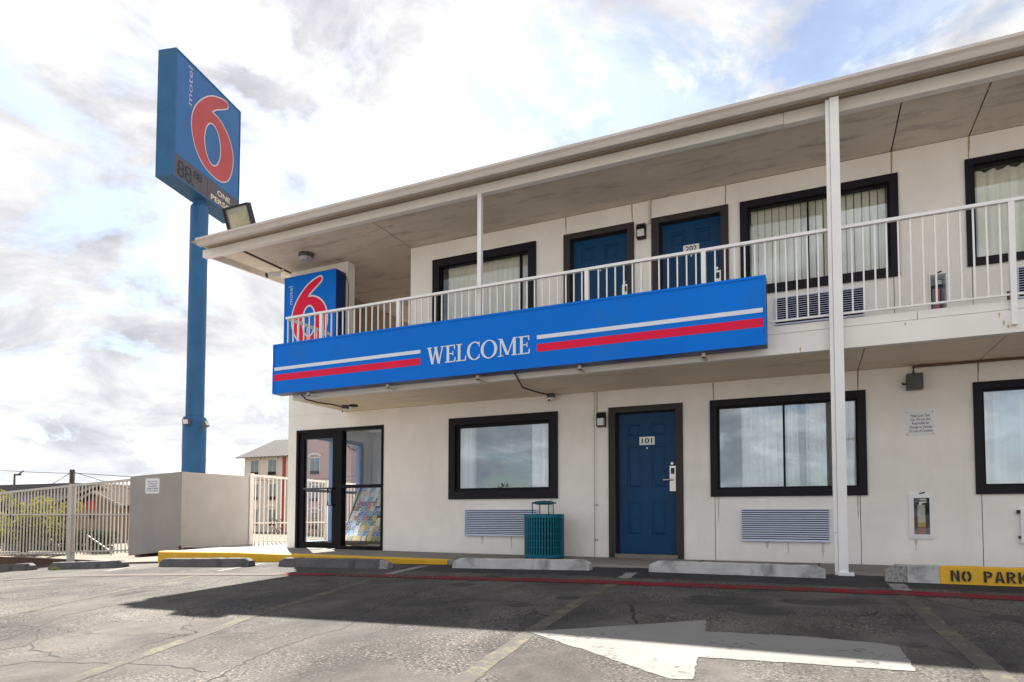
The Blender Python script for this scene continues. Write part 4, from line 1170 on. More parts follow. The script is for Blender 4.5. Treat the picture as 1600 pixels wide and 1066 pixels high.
# small lamps on the pole
PYLON = 2.6
def real_size(root, k=PYLON):
    for o in [root] + list(root.children_recursive):
        if o.type == 'MESH' and not o.data.get('sized'):
            o.data.transform(Matrix.Scale(k, 4)); o.data['sized'] = 1
        if o is not root:
            o.location = o.location * k
    p = Vector(root.location)
    root.location = (p.x * k, p.y * k, 0.6 + (p.z - 0.6) * k)
def pole_lamp(loc, d, label):
    t = thing('spot_lamp', label, 'lamp', loc, 'small lamps on the blue pole')
    d = Vector(d).normalized(); s_ = d.cross(Z).normalized()
    f = Fr(Vector(loc), s_, s_.cross(-d) if s_.cross(-d).z > 0 else -s_.cross(-d))
    if f.w.dot(d) < 0:
        f = Fr(Vector(loc), -s_, f.v)
    mb = MB(); mb.fbox(f, -.075, .075, -.06, .06, -.04, .03); mb.build('housing', M['greybox'], t)
    mb = MB(); mb.fbox(f, -.055, .055, -.045, .045, .03, .034); mb.build('lens', M['lampglass'], t)
    mb = MB(); mb.tube([f(0, -.02, -.04), f(0, -.05, -.10)], .014, 6); mb.build('bracket', M['greybox'], t)
    real_size(t)
    return t
pole_lamp((-12.02, 9.58, 2.56), (.35, -1, -.2), 'small square lamp on the front of the blue pole sleeve')
pole_lamp((-11.70, 9.80, 2.52), (1, .35, .45), 'small lamp tilted up on the right side of the blue pole')

real_size(ps)
# low walls in front of the pole
enc = thing('pole_base_wall', 'plain painted wall enclosure in front of the blue sign pole', 'wall', (-12.13, 9.85, 0))
mb = MB(); mb.add([(-12.92, 9.0, -.26), (-11.37, 9.0, -.10), (-11.37, 9.0, 1.448), (-12.92, 9.0, 1.385), (-12.92, 9.14, -.26), (-11.37, 9.14, -.10), (-11.37, 9.14, 1.448), (-12.92, 9.14, 1.385)],
                  [(0, 1, 2, 3), (7, 6, 5, 4), (3, 2, 6, 7), (0, 4, 5, 1), (1, 5, 6, 2), (0, 3, 7, 4)]); mb.build('front_wall', M['enclosure'], enc)
mb = MB(); mb.box(-11.51, -11.371, 9.142, 10.70, -.12, 1.444); mb.build('side_wall', M['enclosure'], enc)
mb = MB(); mb.box(-12.92, -12.78, 9.142, 10.70, -.3, 1.38); mb.box(-12.779, -11.511, 10.56, 10.70, -.3, 1.40); mb.build('rear_wall', M['enclosure'], enc)
mb = MB(); mb.box(-11.40, -11.345, 8.975, 9.0, -.12, -.02); mb.build('footing', M['rust'], enc)
NOTE = 'Please Lock Your\nCar. We are Not\nResponsible for\nDamage to Vehicles\nOr Loss of Contents'
def notice(u0, u1, v0, v1, y, label, fac=1.0):
    f = Fr((0, y, 0))
    t = thing('notice_board', label, 'notice', ((u0 + u1) / 2, y, v0), 'small parking notices')
    mb = MB(); mb.fbox(f, u0, u1, v0, v1, 0.001, .007); mb.build('board', M['plate'], t)
    mb = MB(); dx, dy = (u1 - u0), (v1 - v0)
    text(mb, f, NOTE, u0 + .10 * dx, u1 - .06 * dx, v0 + .14 * dy, v1 - .14 * dy, .0008, .0072, .012, spacing=1.0); mb.build('lettering', M['blueink'], t)
    for a, b in ((.04, .06), (.96, .06), (.04, .94), (.96, .94)):
        mb = MB(); p = f(u0 + a * dx, v0 + b * dy, .007); mb.tube([p, p + f.w * .004], .006, 6); mb.build('screw', M['ink'], t)
    return t
notice(1.030, 1.313, 1.55, 1.848, D, 'white notice about locking cars on the wall right of the white column')
notice(-12.44, -12.02, 1.02, 1.33, 9.0, 'white notice with blue lettering on the low wall below the sign pole')

# ------------------------------------------------------------------ things fixed to the building
def ac(x0, x1, z0, z1, label, m, n=14, cov=.50):
    t = thing('air_conditioner', label, 'air conditioner', ((x0 + x1) / 2, D, z0), 'through-wall air conditioners')
    mb = MB(); mb.frame(F, x0, x1, z0, z1, .012, .0005, .045); mb.fbox(F, x0 + .012, x1 - .012, z0 + .012, z1 - .012, .0005, .004); mb.build('casing', m, t)
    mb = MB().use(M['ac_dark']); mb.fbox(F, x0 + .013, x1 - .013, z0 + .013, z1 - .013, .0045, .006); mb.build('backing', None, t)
    mb = MB(); h = (z1 - z0 - .024) / n
    for i in range(n):
        a = z0 + .012 + i * h
        p = [F(x0 + .012, a, .042), F(x1 - .012, a, .042), F(x1 - .012, a + h * cov, .038), F(x0 + .012, a + h * cov, .038), F(x1 - .012, a + h * (cov + .12), .012), F(x0 + .012, a + h * (cov + .12), .012)]
        mb.add(p, [(0, 1, 2, 3), (3, 2, 4, 5)])
    mb.build('louvres', m, t, kind='stuff')
    return t
ac(-4.993, -3.76, .272, .680, 'louvred air conditioner in the wall behind the teal trash can', M['ac'])
ac(-.865, .183, .262, .678, 'louvred air conditioner under the window left of the white column, ground floor', M['ac'])
ac(-.42, .615, 3.06, 3.42, 'dark louvred air conditioner behind the upper railing at the white column', M['ac'], 12, .30)
ac(2.15, 3.2, 3.06, 3.42, 'dark louvred air conditioner behind the railing at the right edge', M['ac'], 12, .30)
ac(-5.3, -4.27, 3.06, 3.42, 'air conditioner mostly hidden behind the blue welcome sign', M['ac'], 12, .30)

def wall_lamp(x, z, label):
    t = thing('wall_lamp', label, 'lamp', (x, D, z), 'wall lamps beside the doors')
    mb = MB(); mb.fbox(F, x - .062, x + .062, z, z + .21, .001, .02); mb.build('back_plate', M['trim'], t)
    mb = MB()
    mb.prism(Fr((x - .06, D, 0), -Y, Z), [(.02, z + .12), (.105, z + .12), (.10, z + .17), (.065, z + .208), (.02, z + .21)], -.12, 0)
    mb.fbox(F, x - .06, x + .06, z, z + .014, .02, .10)
    mb.fbox(F, x - .06, x - .052, z + .014, z + .12, .09, .10); mb.fbox(F, x + .052, x + .06, z + .014, z + .12, .09, .10)
    mb.build('housing', M['trim'], t)
    mb = MB(); mb.fbox(F, x - .05, x + .05, z + .015, z + .119, .02, .092); mb.build('lamp_glass', M['lampglass'], t)
    return t
wall_lamp(-2.755, 1.868, 'black wall lamp with frosted glass left of door 101')
wall_lamp(-2.152, 4.520, 'black wall lamp between the two upper blue doors')
def pipe(pts, r, m, label, name='conduit_pipe', clips=()):
    t = thing(name, label, 'conduit', pts[0])
    mb = MB(); mb.tube(pts, r, 8); mb.build('pipe', m, t, smooth=True)
    for z in clips:
        mb = MB(); x = pts[0][0]; mb.box(x - .022, x + .022, D - .012, D - .001, z - .012, z + .012); mb.build('clip', M['greybox'], t)
    return t
pipe([(-2.835, D - .02, 2.39), (-2.835, D - .02, 2.09)], .012, M['conduit'], 'short cream conduit dropping to the wall lamp left of door 101')
pipe([(-2.848, D - .014, 1.86), (-2.848, D - .014, .03)], .008, M['white_paint'], 'thin white conduit running down the wall left of door 101', clips=(.74, .24))
pipe([(-2.040, D - .02, 5.065), (-2.040, D - .02, 4.73), (-2.09, D - .02, 4.70)], .014, M['conduit'], 'cream conduit beside the upper wall lamp')
pipe([(1.115, D - .03, 2.30), (1.115, D - .03, 2.372), (1.17, D - .03, 2.378), (8.5, D - .03, 2.378)], .016, M['brown_pipe'], 'brown conduit under the walkway slab running right from the grey box')
t = thing('electrical_box', 'dark grey square box on the wall under the walkway, right of the white column', 'electrical box', (1.12, D, 2.09))
mb = MB(); mb.bbox(1.037, 1.205, D - .115, D - .001, 2.095, 2.285, .006); mb.build('housing', M['greybox'], t)
mb = MB(); mb.tube([(1.037, D - .05, 2.17), (1.00, D - .05, 2.17), (1.00, D - .05, 2.19)], .012, 6); mb.build('knob', M['ink'], t)
mb = MB(); mb.bbox(1.05, 1.19, D - .119, D - .1155, 2.11, 2.27, .0015); mb.build('cover', M['greybox'], t)

def extinguisher(x, z, h, r, label, tags=True):
    t = thing('fire_extinguisher', label, 'fire extinguisher', (x, D + .06, z), 'fire extinguishers in wall cabinets')
    mb = MB(); mb.lathe((x, D + .06, z), [(r * .9, 0), (r, .012), (r, h * .62), (r * .85, h * .70), (r * .4, h * .75), (r * .35, h * .80)], 16); mb.build('cylinder', M['red_ext'], t, smooth=True)
    mb = MB(); mb.box(x - r * .3, x + r * .3, D + .05, D + .07, z + h * .80, z + h * .86); mb.box(x - .01, x + r * 1.3, D + .05, D + .07, z + h * .86, z + h * .89); mb.box(x - .01, x + r * 1.2, D + .05, D + .07, z + h * .93, z + h * .955); mb.build('valve', M['steel'], t)
    mb = MB(); mb.tube([(x - r * .3, D + .055, z + h * .84), (x - r * 1.05, D + .05, z + h * .8), (x - r * 1.15, D + .05, z + h * .45), (x - r * 1.1, D + .05, z + h * .2)], .009, 6); mb.build('hose', M['ink'], t, smooth=True)
    if tags:
        mb = MB().use(M['tag']); mb.box(x - r * .75, x + r * .75, D + .052 - r, D + .055 - r, z + h * .26, z + h * .80); mb.use(M['tag_yellow']); mb.box(x - r * .78, x + r * .78, D + .049 - r, D + .0515 - r, z + h * .20, z + h * .33); mb.build('tag', None, t)
    return t
def cabinet(x0, x1, z0, z1, label, frame_m, back_m, m=.045, lip=True):
    t = thing('extinguisher_cabinet', label, 'cabinet', ((x0 + x1) / 2, D, z0), 'fire extinguisher cabinets')
    mb = MB(); mb.frame(F, x0, x1, z0, z1, m, .001, .022)
    if lip: mb.frame(F, x0 + .03, x1 - .03, z0 + .03, z1 - .03, .02, .022, .030)
    mb.build('door_frame', frame_m, t)
    mb = MB(); a, b, c, d = x0 + m, x1 - m, z0 + m, z1 - m
    mb.fbox(F, a, b, c, d, -.14, -.135); mb.fbox(F, a - .004, a, c, d, -.135, .001); mb.fbox(F, b, b + .004, c, d, -.135, .001); mb.fbox(F, a, b, c - .004, c, -.135, .001); mb.fbox(F, a, b, d, d + .004, -.135, .001)
    mb.build('box', back_m, t)
    mb = MB(); mb.add([F(a, c, .015), F(b, c, .015), F(b, d, .015), F(a, d, .015)], [(0, 1, 2, 3)]); mb.build('glass', M['glass_small'], t)
    mb = MB(); mb.tube([F((x0 + x1) / 2 - .02, z1 + .002, .02), F((x0 + x1) / 2 + .035, z1 + .016, .03)], .008, 6); mb.build('latch', M['ink'], t)
    return t
cabinet(1.033, 1.293, .324, .855, 'white-framed glazed extinguisher cabinet low on the wall right of the white column', M['white_paint'], M['rack'])
extinguisher(1.163, .372, .44, .052, 'red fire extinguisher with paper tags in the ground-floor cabinet')
cabinet(1.301, 1.484, 3.02, 3.475, 'blue-backed extinguisher cabinet behind the upper railing', M['white_paint'], M['navy'], .012, False)
extinguisher(1.385, 3.045, .38, .04, 'red fire extinguisher in the upper blue-backed cabinet', False)
t = thing('meter_box', 'white wall box at the right edge beside the ground-floor window', 'box', (2.3, D, .28))
mb = MB(); mb.bbox(2.105, 2.45, D - .06, D - .001, .29, .675, .006); mb.build('housing', M['white_paint'], t)
mb = MB(); mb.box(2.075, 2.104, D - .04, D - .02, .62, .66); mb.box(2.085, 2.104, D - .04, D - .02, .34, .37); mb.build('hinge', M['rust'], t)

# roof flood lamp
fp = Vector((-8.64, 7.80, 5.385))
t = thing('flood_light', 'large black-framed flood light tilted on the roof edge in front of the pole sign', 'lamp', (-8.64, 7.80, 5.24))
fs_ = Vector((1, .04, 0.03)).normalized(); fv = Vector((-.04, -.38, 1))
ff = Fr(fp + Vector((0, 0, .17)), fs_, (fv - fs_ * fv.dot(fs_)).normalized())
mb = MB()
mb.frame(ff, -.27, .27, -.19, .19, .026, -.03, .04); mb.fbox(ff, -.27, .27, -.19, .19, -.06, -.03)
for i in range(9):
    mb.fbox(ff, -.22 + i * .052, -.205 + i * .052, -.15, .15, -.10, -.06)
mb.build('housing', M['ink'], t)
mb = MB(); mb.fbox(ff, -.243, .243, -.163, .163, -.028, .0); mb.build('reflector', M['steel'], t)
mb = MB(); mb.fbox(ff, -.19, .19, -.13, .08, .0005, .006); mb.build('led_panel', M['led'], t)
mb = MB(); mb.add([ff(-.243, -.163, .028), ff(.243, -.163, .028), ff(.243, .163, .028), ff(-.243, .163, .028)], [(0, 1, 2, 3)]); mb.build('glass', M['glass_small'], t)
mb = MB(); p = ff(.07, -.20, -.02); mb.tube([p + Z * .03, Vector((p.x, p.y, 5.26))], .045, 10); mb.tube([p + Vector((-.12, 0, 0)), p + Vector((.12, 0, 0))], .018, 8); mb.build('bracket', M['ink'], t)
mb = MB(); q = ff(-.10, -.175, -.06); mb.tube([q, q + Vector((0, 0, -.07)), Vector((q.x - .02, q.y, 5.30)), Vector((q.x - .16, q.y, 5.27))], .010, 6); mb.build('cable', M['cable'], t, smooth=True)

# ceiling lamp, cameras
M['lamp_dim'] = mat('ribbed_lamp_glass', (0.45, 0.44, 0.46), 0.15, 0.5, 40, spec=0.8)
t = thing('ceiling_lamp', 'round glass lamp on the walkway ceiling near the wall sign', 'lamp', (-7.83, 8.52, 5.07))
mb = MB(); mb.lathe((-7.83, 8.52, 5.0), [(.12, .0), (.132, .03), (.132, .072)], 8); mb.build('base', M['greybox'], t)
mb = MB(); mb.lathe((-7.83, 8.52, 4.93), [(.07, .02), (.10, .03), (.118, .055), (.118, .075)], 8); mb.build('lamp_glass', M['lamp_dim'], t)
t = thing('security_camera', 'white bullet camera under the roof corner left of the wall sign', 'camera', (-8.72, 8.85, 4.97))
mb = MB(); mb.tube([(-8.70, 8.80, 4.955), (-8.82, 8.62, 4.885)], .05, 12); mb.build('housing', M['plate'], t, smooth=True)
mb = MB(); mb.tube([(-8.82, 8.62, 4.885), (-8.833, 8.60, 4.878)], .044, 12); mb.build('lens', M['ink'], t)
mb = MB(); mb.tube([(-8.71, 8.79, 4.97), (-8.70, 8.85, 5.02), (-8.69, 8.87, 5.07)], .014, 8); mb.build('arm', M['plate'], t)
def dome(x, y, label, path):
    t = thing('dome_camera', label, 'camera', (x, y, 2.392), 'dome cameras under the walkway')
    mb = MB(); mb.lathe((x, y, 2.335), [(.055, 0), (.062, .01), (.062, .058)], 16); mb.build('base', M['greybox'], t, smooth=True)
    mb = MB(); mb.lathe((x, y, 2.285), [(.012, 0), (.035, .012), (.05, .03), (.054, .052)], 14); mb.build('dome', M['plate'], t, smooth=True)
    mb = MB(); mb.tube([(x - .02, y - .045, 2.285), (x - .015, y - .03, 2.31)], .012, 8); mb.build('lens', M['ink'], t)
    mb = MB(); mb.tube(path, .011, 6); mb.build('cable', M['cable'], t, smooth=True)
    return t
dome(-6.98, 8.55, 'dome camera under the slab above the lobby door', [(-7.15, 7.72, 2.45), (-7.14, 7.80, 2.39), (-7.08, 8.0, 2.365), (-7.02, 8.25, 2.372), (-6.99, 8.46, 2.365)])
dome(-3.51, 8.98, 'dome camera on a looped black cable above the trash can window', [(-3.52, 7.70, 2.46), (-3.515, 7.78, 2.40), (-3.56, 8.05, 2.33), (-3.58, 8.3, 2.345), (-3.54, 8.6, 2.35), (-3.52, 8.92, 2.37)])
tagbox = MB(); tagbox.box(-6.86, -6.76, 8.50, 8.60, 2.365, 2.392)
tag(tagbox.build('junction_box', M['ink'], base=(-6.81, 8.55, 2.392)), 'small black box beside the dome camera above the lobby', 'electrical box')

# ------------------------------------------------------------------ trash can
tx, ty = -3.475, 8.62
t = thing('trash_can', 'round teal trash can with slatted sides and a raised rain lid', 'trash can', (tx, ty, 0))
r = .278
mb = MB(); mb.lathe((tx, ty, 0), [(r, 0.0), (r + .006, .005), (r + .006, .045), (r, .05)], 36); mb.build('base_band', M['teal'], t, smooth=True)
mb = MB(); mb.lathe((tx, ty, .555), [(r, 0), (r + .008, .004), (r + .008, .05), (r, .056), (r - .03, .056)], 36); mb.build('rim', M['teal'], t, smooth=True)
mb = MB(); mb.lathe((tx, ty, .02), [(r - .03, 0), (r - .03, .55)], 24); mb.build('liner', M['liner'], t, smooth=True)
proto = None
for k in range(44):
    a = 2 * math.pi * k / 44
    p = Vector((tx + r * math.cos(a), ty + r * math.sin(a), .045))
    if proto is None:
        mb = MB(); mb.box(-.004, .004, -.0105, .0105, 0, .515); proto = mb.build('slat', M['teal'], t, base=(0, 0, 0)); proto.location = p - wloc(t); proto.rotation_euler = (0, 0, a)
    else:
        c = inst(proto, 'slat', t, p - wloc(t)); c.rotation_euler = (0, 0, a)
for z in (.14, .235, .33, .425, .51):
    mb = MB(); mb.lathe((tx, ty, z), [(r - .012, 0), (r - .006, .004), (r - .006, .010), (r - .012, .014)], 36); mb.build('hoop', M['teal'], t, smooth=True)
for a in (200, 270, 340, 90):
    mb = MB(); x, y = tx + .17 * math.cos(R(a)), ty + .17 * math.sin(R(a))
    mb.tube([(x, y, .60), (x, y, .775)], .008, 6); mb.build('lid_rod', M['teal'], t)
mb = MB(); mb.lathe((tx, ty, .76), [(.09, -.018), (.175, 0), (.18, .008), (.165, .02), (.10, .035), (.02, .042)], 28); mb.build('lid', M['teal'], t, smooth=True)

# ------------------------------------------------------------------ wheel stops
def wheel_stop(x0, x1, y, label, m, tops=None, h=.125, skew=0.0):
    """a precast bar with sloping sides and ends that follows the lot"""
    t = thing('wheel_stop', label, 'wheel stop', ((x0 + x1) / 2, y + .08, lot((x0 + x1) / 2, y)), 'concrete wheel stops along the kerb')
    segs = tops or [(x0, x1, m)]
    for a, b, mm in segs:
        xx = rng(a, b, .09); rings = []
        for x in xx:
            e = min(1, (x - x0) / .09 + .25, (x1 - x) / .09 + .25)
            hh = h * (.55 + .45 * e) + random.uniform(-.003, .003)
            yy = y + skew * (x - x0) + random.uniform(-.003, .003)
            zb = lot(x, yy)
            w0 = .165
            rings.append([(x, yy, zb - .03), (x, yy + .0175, zb + (hh * .93 - .03) / 2), (x, yy + .035, zb + hh * .93), (x, yy + .05, zb + hh), (x, yy + w0 - .05, zb + hh), (x, yy + w0 - .035, zb + hh * .93), (x, yy + w0, zb - .03)])
        mb = MB(); n = 7
        mb.add([p for r_ in rings for p in r_], [(i * n + k, (i + 1) * n + k, (i + 1) * n + k + 1, i * n + k + 1) for i in range(len(rings) - 1) for k in range(n - 1)]
               + [tuple(range(n)), tuple(range(len(rings) * n - 1, (len(rings) - 1) * n - 1, -1))])
        mb.build('broken_end' if mm is M['aggregate'] else 'bar', mm, t, smooth=False)
    return t
wheel_stop(-1.69, .10, 7.31, 'pale concrete wheel stop in front of door 101 and its right-hand window', M['concrete'])
wheel_stop(-4.22, -2.385, 7.30, 'pale concrete wheel stop in front of the teal trash can', M['concrete'])
wheel_stop(-6.89, -5.03, 7.02, 'dark stained wheel stop in front of the lobby door', M['dark_concrete'],
           [(-6.89, -5.16, M['dark_concrete']), (-5.158, -5.03, M['aggregate'])])
wheel_stop(-9.24, -7.36, 6.92, 'dark wheel stop at the left end of the yellow kerb', M['dark_concrete'], h=.13)
wheel_stop(-11.98, -10.06, 6.88, 'dark wheel stop in front of the white fence near the pole wall', M['dark_concrete'])
wheel_stop(-14.35, -12.48, 6.86, 'dark wheel stop at the left edge in front of the white fence', M['dark_concrete'])
ns = wheel_stop(.62, 2.46, 7.24, 'yellow wheel stop stencilled NO PARKING with a broken concrete end', M['concrete'],
                [(.62, .80, M['aggregate']), (.802, 1.065, M['concrete']), (1.067, 2.46, M['yellow'])], h=.165)
# stencil letters on its front face
zl = lot(1.6, 7.24)
stf = Fr((0, 7.24 - .0055, zl - .03), X, Vector((0, .035, .165 * .93 + .03)).normalized())
def stencil(ch):
    if ch == 'N': return [[(0, 0), (.17, 0), (.17, 1), (0, 1)], [(.43, 0), (.60, 0), (.60, 1), (.43, 1)], [(.20, .98), (.24, .62), (.42, .04), (.40, .42)]]
    if ch == 'O': return ring(.31, .5, .31, .5, .14, .28, 100, 260, 10) + ring(.36, .5, .31, .5, .14, .28, -80, 80, 10)
    if ch == 'P': return [[(0, 0), (.17, 0), (.17, 1), (0, 1)]] + ring(.22, .71, .36, .29, .18, .14, -90, 90, 9)
    if ch == 'A': return [[(0, 0), (.17, 0), (.32, 1), (.22, 1)], [(.47, 0), (.64, 0), (.42, 1), (.34, 1)], [(.21, .22), (.43, .22), (.40, .36), (.24, .36)]]
    if ch == 'R': return [[(0, 0), (.17, 0), (.17, 1), (0, 1)], [(.24, .40), (.38, .40), (.62, 0), (.44, 0)]] + ring(.22, .71, .36, .29, .18, .14, -90, 90, 9)
    if ch == 'K': return [[(0, 0), (.17, 0), (.17, 1), (0, 1)], [(.21, .52), (.44, 1), (.62, 1), (.36, .50)], [(.21, .48), (.36, .46), (.64, 0), (.45, 0)]]
    if ch == 'I': return [[(0, 0), (.17, 0), (.17, 1), (0, 1)]]
    if ch == 'G': return ring(.34, .5, .34, .5, .17, .29, 40, 175, 9) + ring(.34, .5, .34, .5, .17, .29, 185, 300, 9) + [[(.36, .34), (.66, .34), (.66, .48), (.36, .48)], [(.52, .08), (.66, .08), (.66, .34), (.52, .34)]]
u = 1.150
for ch in 'NO PARKING':
    if ch == ' ':
        u += .078; continue
    polys = stencil(ch)
    mb = MB()
    for p in polys:
        mb.prism(stf, [(u + a * .113, .058 + b * .102) for a, b in p], .0, .005)
    mb.build('stencil_letter', M['ink'], ns)
    u += max(a for p in polys for a, b in p) * .113 + .0165

# weeds by the stops
mb = MB()
for k in range(90):
    a = random.uniform(0, 6.28); rr = random.uniform(0, .11); x, y = -11.6 + rr * math.cos(a) * 1.6, 6.80 + rr * math.sin(a) * .5
    h = random.uniform(.03, .09); dx, dy = random.uniform(-.05, .05), random.uniform(-.05, .05); z = lot(x, y)
    mb.add([(x - .004, y, z), (x + .004, y, z), (x + dx, y + dy, z + h)], [(0, 1, 2)])
tag(mb.build('weed_tuft', M['weed'], kind='stuff', base=(-11.6, 6.8, -.4)), 'small green weeds at the foot of a dark wheel stop', 'weeds')

# ------------------------------------------------------------------ steel picket fences
def fence(P0, P1, zt0, zt1, zb0, zb1, posts_at, label, npk, mid, low=None, double=0.0):
    P0, P1 = Vector(P0), Vector(P1)
    d = P1 - P0; L_ = d.length; u_ = d.normalized()
    t = thing('picket_fence', label, 'fence', (P0.x, P0.y, zb0), 'white steel picket fences')
    zt = lambda s: zt0 + (zt1 - zt0) * s
    zb = lambda s: zb0 + (zb1 - zb0) * s
    at = lambda s: P0 + d * s
    nrm = Vector((-u_.y, u_.x, 0))
    def bar(name, f0, f1, hh, ww):
        mb = MB(); a, b = at(0), at(1)
        pts = []
        for p, z in ((a, f0), (b, f1)):
            for k1 in (-1, 1):
                for k2 in (0, 1):
                    q = p + nrm * k1 * ww; pts.append((q.x, q.y, z - hh * k2))
        mb.add(pts, [(0, 1, 3, 2), (4, 6, 7, 5), (0, 2, 6, 4), (1, 5, 7, 3), (0, 4, 5, 1), (2, 3, 7, 6)]); return mb.build(name, M['fence'], t)
    bar('top_rail', zt(0), zt(1), .05, .022); bar('bottom_rail', zb(0) + .10, zb(1) + .10, .035, .016)
    bar('middle_rail', mid[0], mid[1], .03, .016)
    if low: bar('lower_rail', low[0], low[1], .02, .012)
    for s in posts_at:
        p = at(s); mb = MB(); mb.box(p.x - .055, p.x + .055, p.y - .055, p.y + .055, zb(s) - .15, zt(s) + .015); mb.build('fence_post', M['fence'], t)
    for i in range(npk):
        s = (i + .5) / npk
        if any(abs(s - q) * L_ < .06 for q in posts_at):
            continue
        p = at(s); mb = MB(); mb.box(p.x - .010, p.x + .010, p.y - .010, p.y + .010, zb(s) + .03, zt(s) - .03)
        o = mb.build('picket', M['fence'], t)
    n2 = int(npk * double)
    for i in range(n2):
        s = (i + .5) / n2
        p = at(s); mb = MB(); mb.box(p.x - .005, p.x + .005, p.y + .02, p.y + .030, zb(s) + .06, mid[0] + (mid[1] - mid[0]) * s)
        mb.build('short_picket', M['fence'], t)
    return t
# left run, falling with the ground towards the street
slope = (1.345 - 1.127) / (-12.967 + 17.699)
xl = -20.6
zt_l, zb_l = 1.345 + slope * (xl + 12.967), -.232 + (-.43 + .232) / (-17.6 + 13.0) * (xl + 13.0)
fence((xl, 9.06, 0), (-12.925, 9.06, 0), zt_l, 1.347, zb_l, -.23, [0.02, (-14.93 - xl) / (-12.925 - xl)], 'white steel picket fence falling to the left of the pole wall', 62, (.60, .61), None, .5)
fence((-11.40, 10.72, 0), (-11.40, 21, 0), 1.50, 1.36, -.10, -.16, [0.004, .25, .5, .75], 'white steel picket fence seen between the pole wall and the lobby', 80, (.42, .40))
mb = MB()
for k in range(16):
    a = 12 + k * .55
# ornamental scrolls and lock on the gate part of the right fence
fr_ = Fr((-11.385, 0, 0), Y, Z)
scroll = thing('gate_scroll', 'small wrought scrolls fixed to the white fence beside the lobby', 'ornament', (-11.385, 11.5, .25))
for cy, cz, r_ in ((11.45, .42, .10), (11.62, .42, .09), (11.45, .22, .09), (11.62, .20, .10)):
    mb = MB(); mb.tube([fr_(cy + r_ * (1 - k / 26) * math.cos(k * .36), cz + r_ * 1.1 * (1 - k / 26) * math.sin(k * .36)) for k in range(22)], .008, 5); mb.build('scroll', M['rust'], scroll)
mb = MB(); mb.box(-20.6, -12.93, 9.12, 9.30, -.75, -.42)
struct(mb.build('retaining_kerb', M['rust']))

# ------------------------------------------------------------------ brochure rack in the lobby
rk = thing('brochure_rack', 'black sloping rack full of leaflets behind the lobby glass', 'rack', (-7.0, 9.6, 0))
RB_, RT_ = Vector((-7.70, 9.42, .12)), Vector((-7.86, 10.02, 1.10))
rv = (RT_ - RB_); rvn = rv.normalized()
rkf = Fr(RB_, X, Vector((0, rv.y, rv.z)))
RH = Vector((0, rv.y, rv.z)).length
mb = MB(); mb.prism(rkf, [(-.03, -.02), (1.75, -.02), (1.6, RH + .02), (-.15 + .0, RH + .02)], -.05, -.03); mb.build('back_board', M['rack'], rk)
ROWS = 11
for j in range(ROWS):
    mb = MB(); mb.fbox(rkf, -.02 - .12 * j / ROWS, 1.7, j * RH / ROWS - .005, j * RH / ROWS + .005, -.03, .007); mb.build('shelf', M['rack'], rk)
mb = MB(); mb.prism(Fr((-7.74, 0, 0), Y, Z), [(9.40, 0), (10.2, 0), (10.06, 1.12), (9.98, 1.12), (9.40, .1)], -.02, 0); mb.build('side_panel', M['rack'], rk)
PAL = [(.02, .16, .42), (.03, .30, .55), (.75, .76, .78), (.62, .64, .70), (.05, .12, .06), (.50, .04, .05), (.55, .34, .03), (.02, .03, .06), (.30, .42, .62), (.08, .30, .32), (.70, .55, .50), (.012, .08, .30), (.14, .22, .05), (.55, .50, .40)]
PM = []
for i, c in enumerate(PAL):
    m = bpy.data.materials.new('leaflet_print_%s' % 'abcdefghijklmn'[i]); tt, b = nodes_of(m)
    f = _ramp(tt, _noise(tt, 22, 2, 0.6), [(0.40, c), (0.52, tuple(min(1, x * 1.5 + .06) for x in c)), (0.60, (.70, .70, .72)), (0.68, c)])
    tt.links.new(f, b.inputs['Base Color']); b.inputs['Roughness'].default_value = .35
    PM.append(m)
protos = []
for m in PM:
    mb = MB(); mb.box(-.047, .047, -.004, .004, 0, .165); me = mb.mesh('brochure', m); protos.append(me)
ang = math.atan2(rv.y, rv.z)
ORD = ['first', 'second', 'third', 'fourth', 'fifth', 'sixth', 'seventh', 'eighth', 'ninth', 'tenth', 'eleventh', 'twelfth', 'thirteenth', 'fourteenth', 'fifteenth']
CN = ['blue', 'sky blue', 'white', 'pale grey', 'dark green', 'red', 'orange', 'black', 'steel blue', 'teal', 'pink', 'navy', 'green', 'tan']
for j in range(ROWS):
    cnt = 0
    for i in range(15):
        u = .03 - .12 * j / ROWS + i * .104 + random.uniform(-.006, .006)
        if random.random() < .05:
            continue
        k = random.choice((2, 3, 8, 10, 2, 3, 13, 1, 9)) if j > 7 else random.randrange(len(PM))
        if j == 0: k = random.choice((13, 6, 12, 4))
        o = bpy.data.objects.new('brochure', protos[k]); C.objects.link(o)
        o.location = rkf(u, j * RH / ROWS + .006, .012); o.rotation_euler = (-ang * 1.02, random.uniform(-.05, .05), random.uniform(-.06, .06))
        cnt += 1; tag(o, '%s leaflet, %s from left in the %s rack row from the top' % (CN[k], ORD[cnt - 1], ORD[ROWS - 1 - j]), 'leaflet', 'leaflets in the lobby rack')
mb = MB(); mb.box(-8.50, -8.44, 10.28, 10.36, 1.18, 1.20)
t = thing('poster_strip', 'column of small coloured cards on the blue lobby frame', 'cards', (-8.515, 10.17, 1.2))
for k in range(7):
    mb = MB(); mb.box(-8.5195, -8.512, 10.115, 10.225, 1.25 + k * .10, 1.335 + k * .10); mb.build('card', PM[(5, 2, 0, 3, 11, 2, 8)[6 - k]], t)

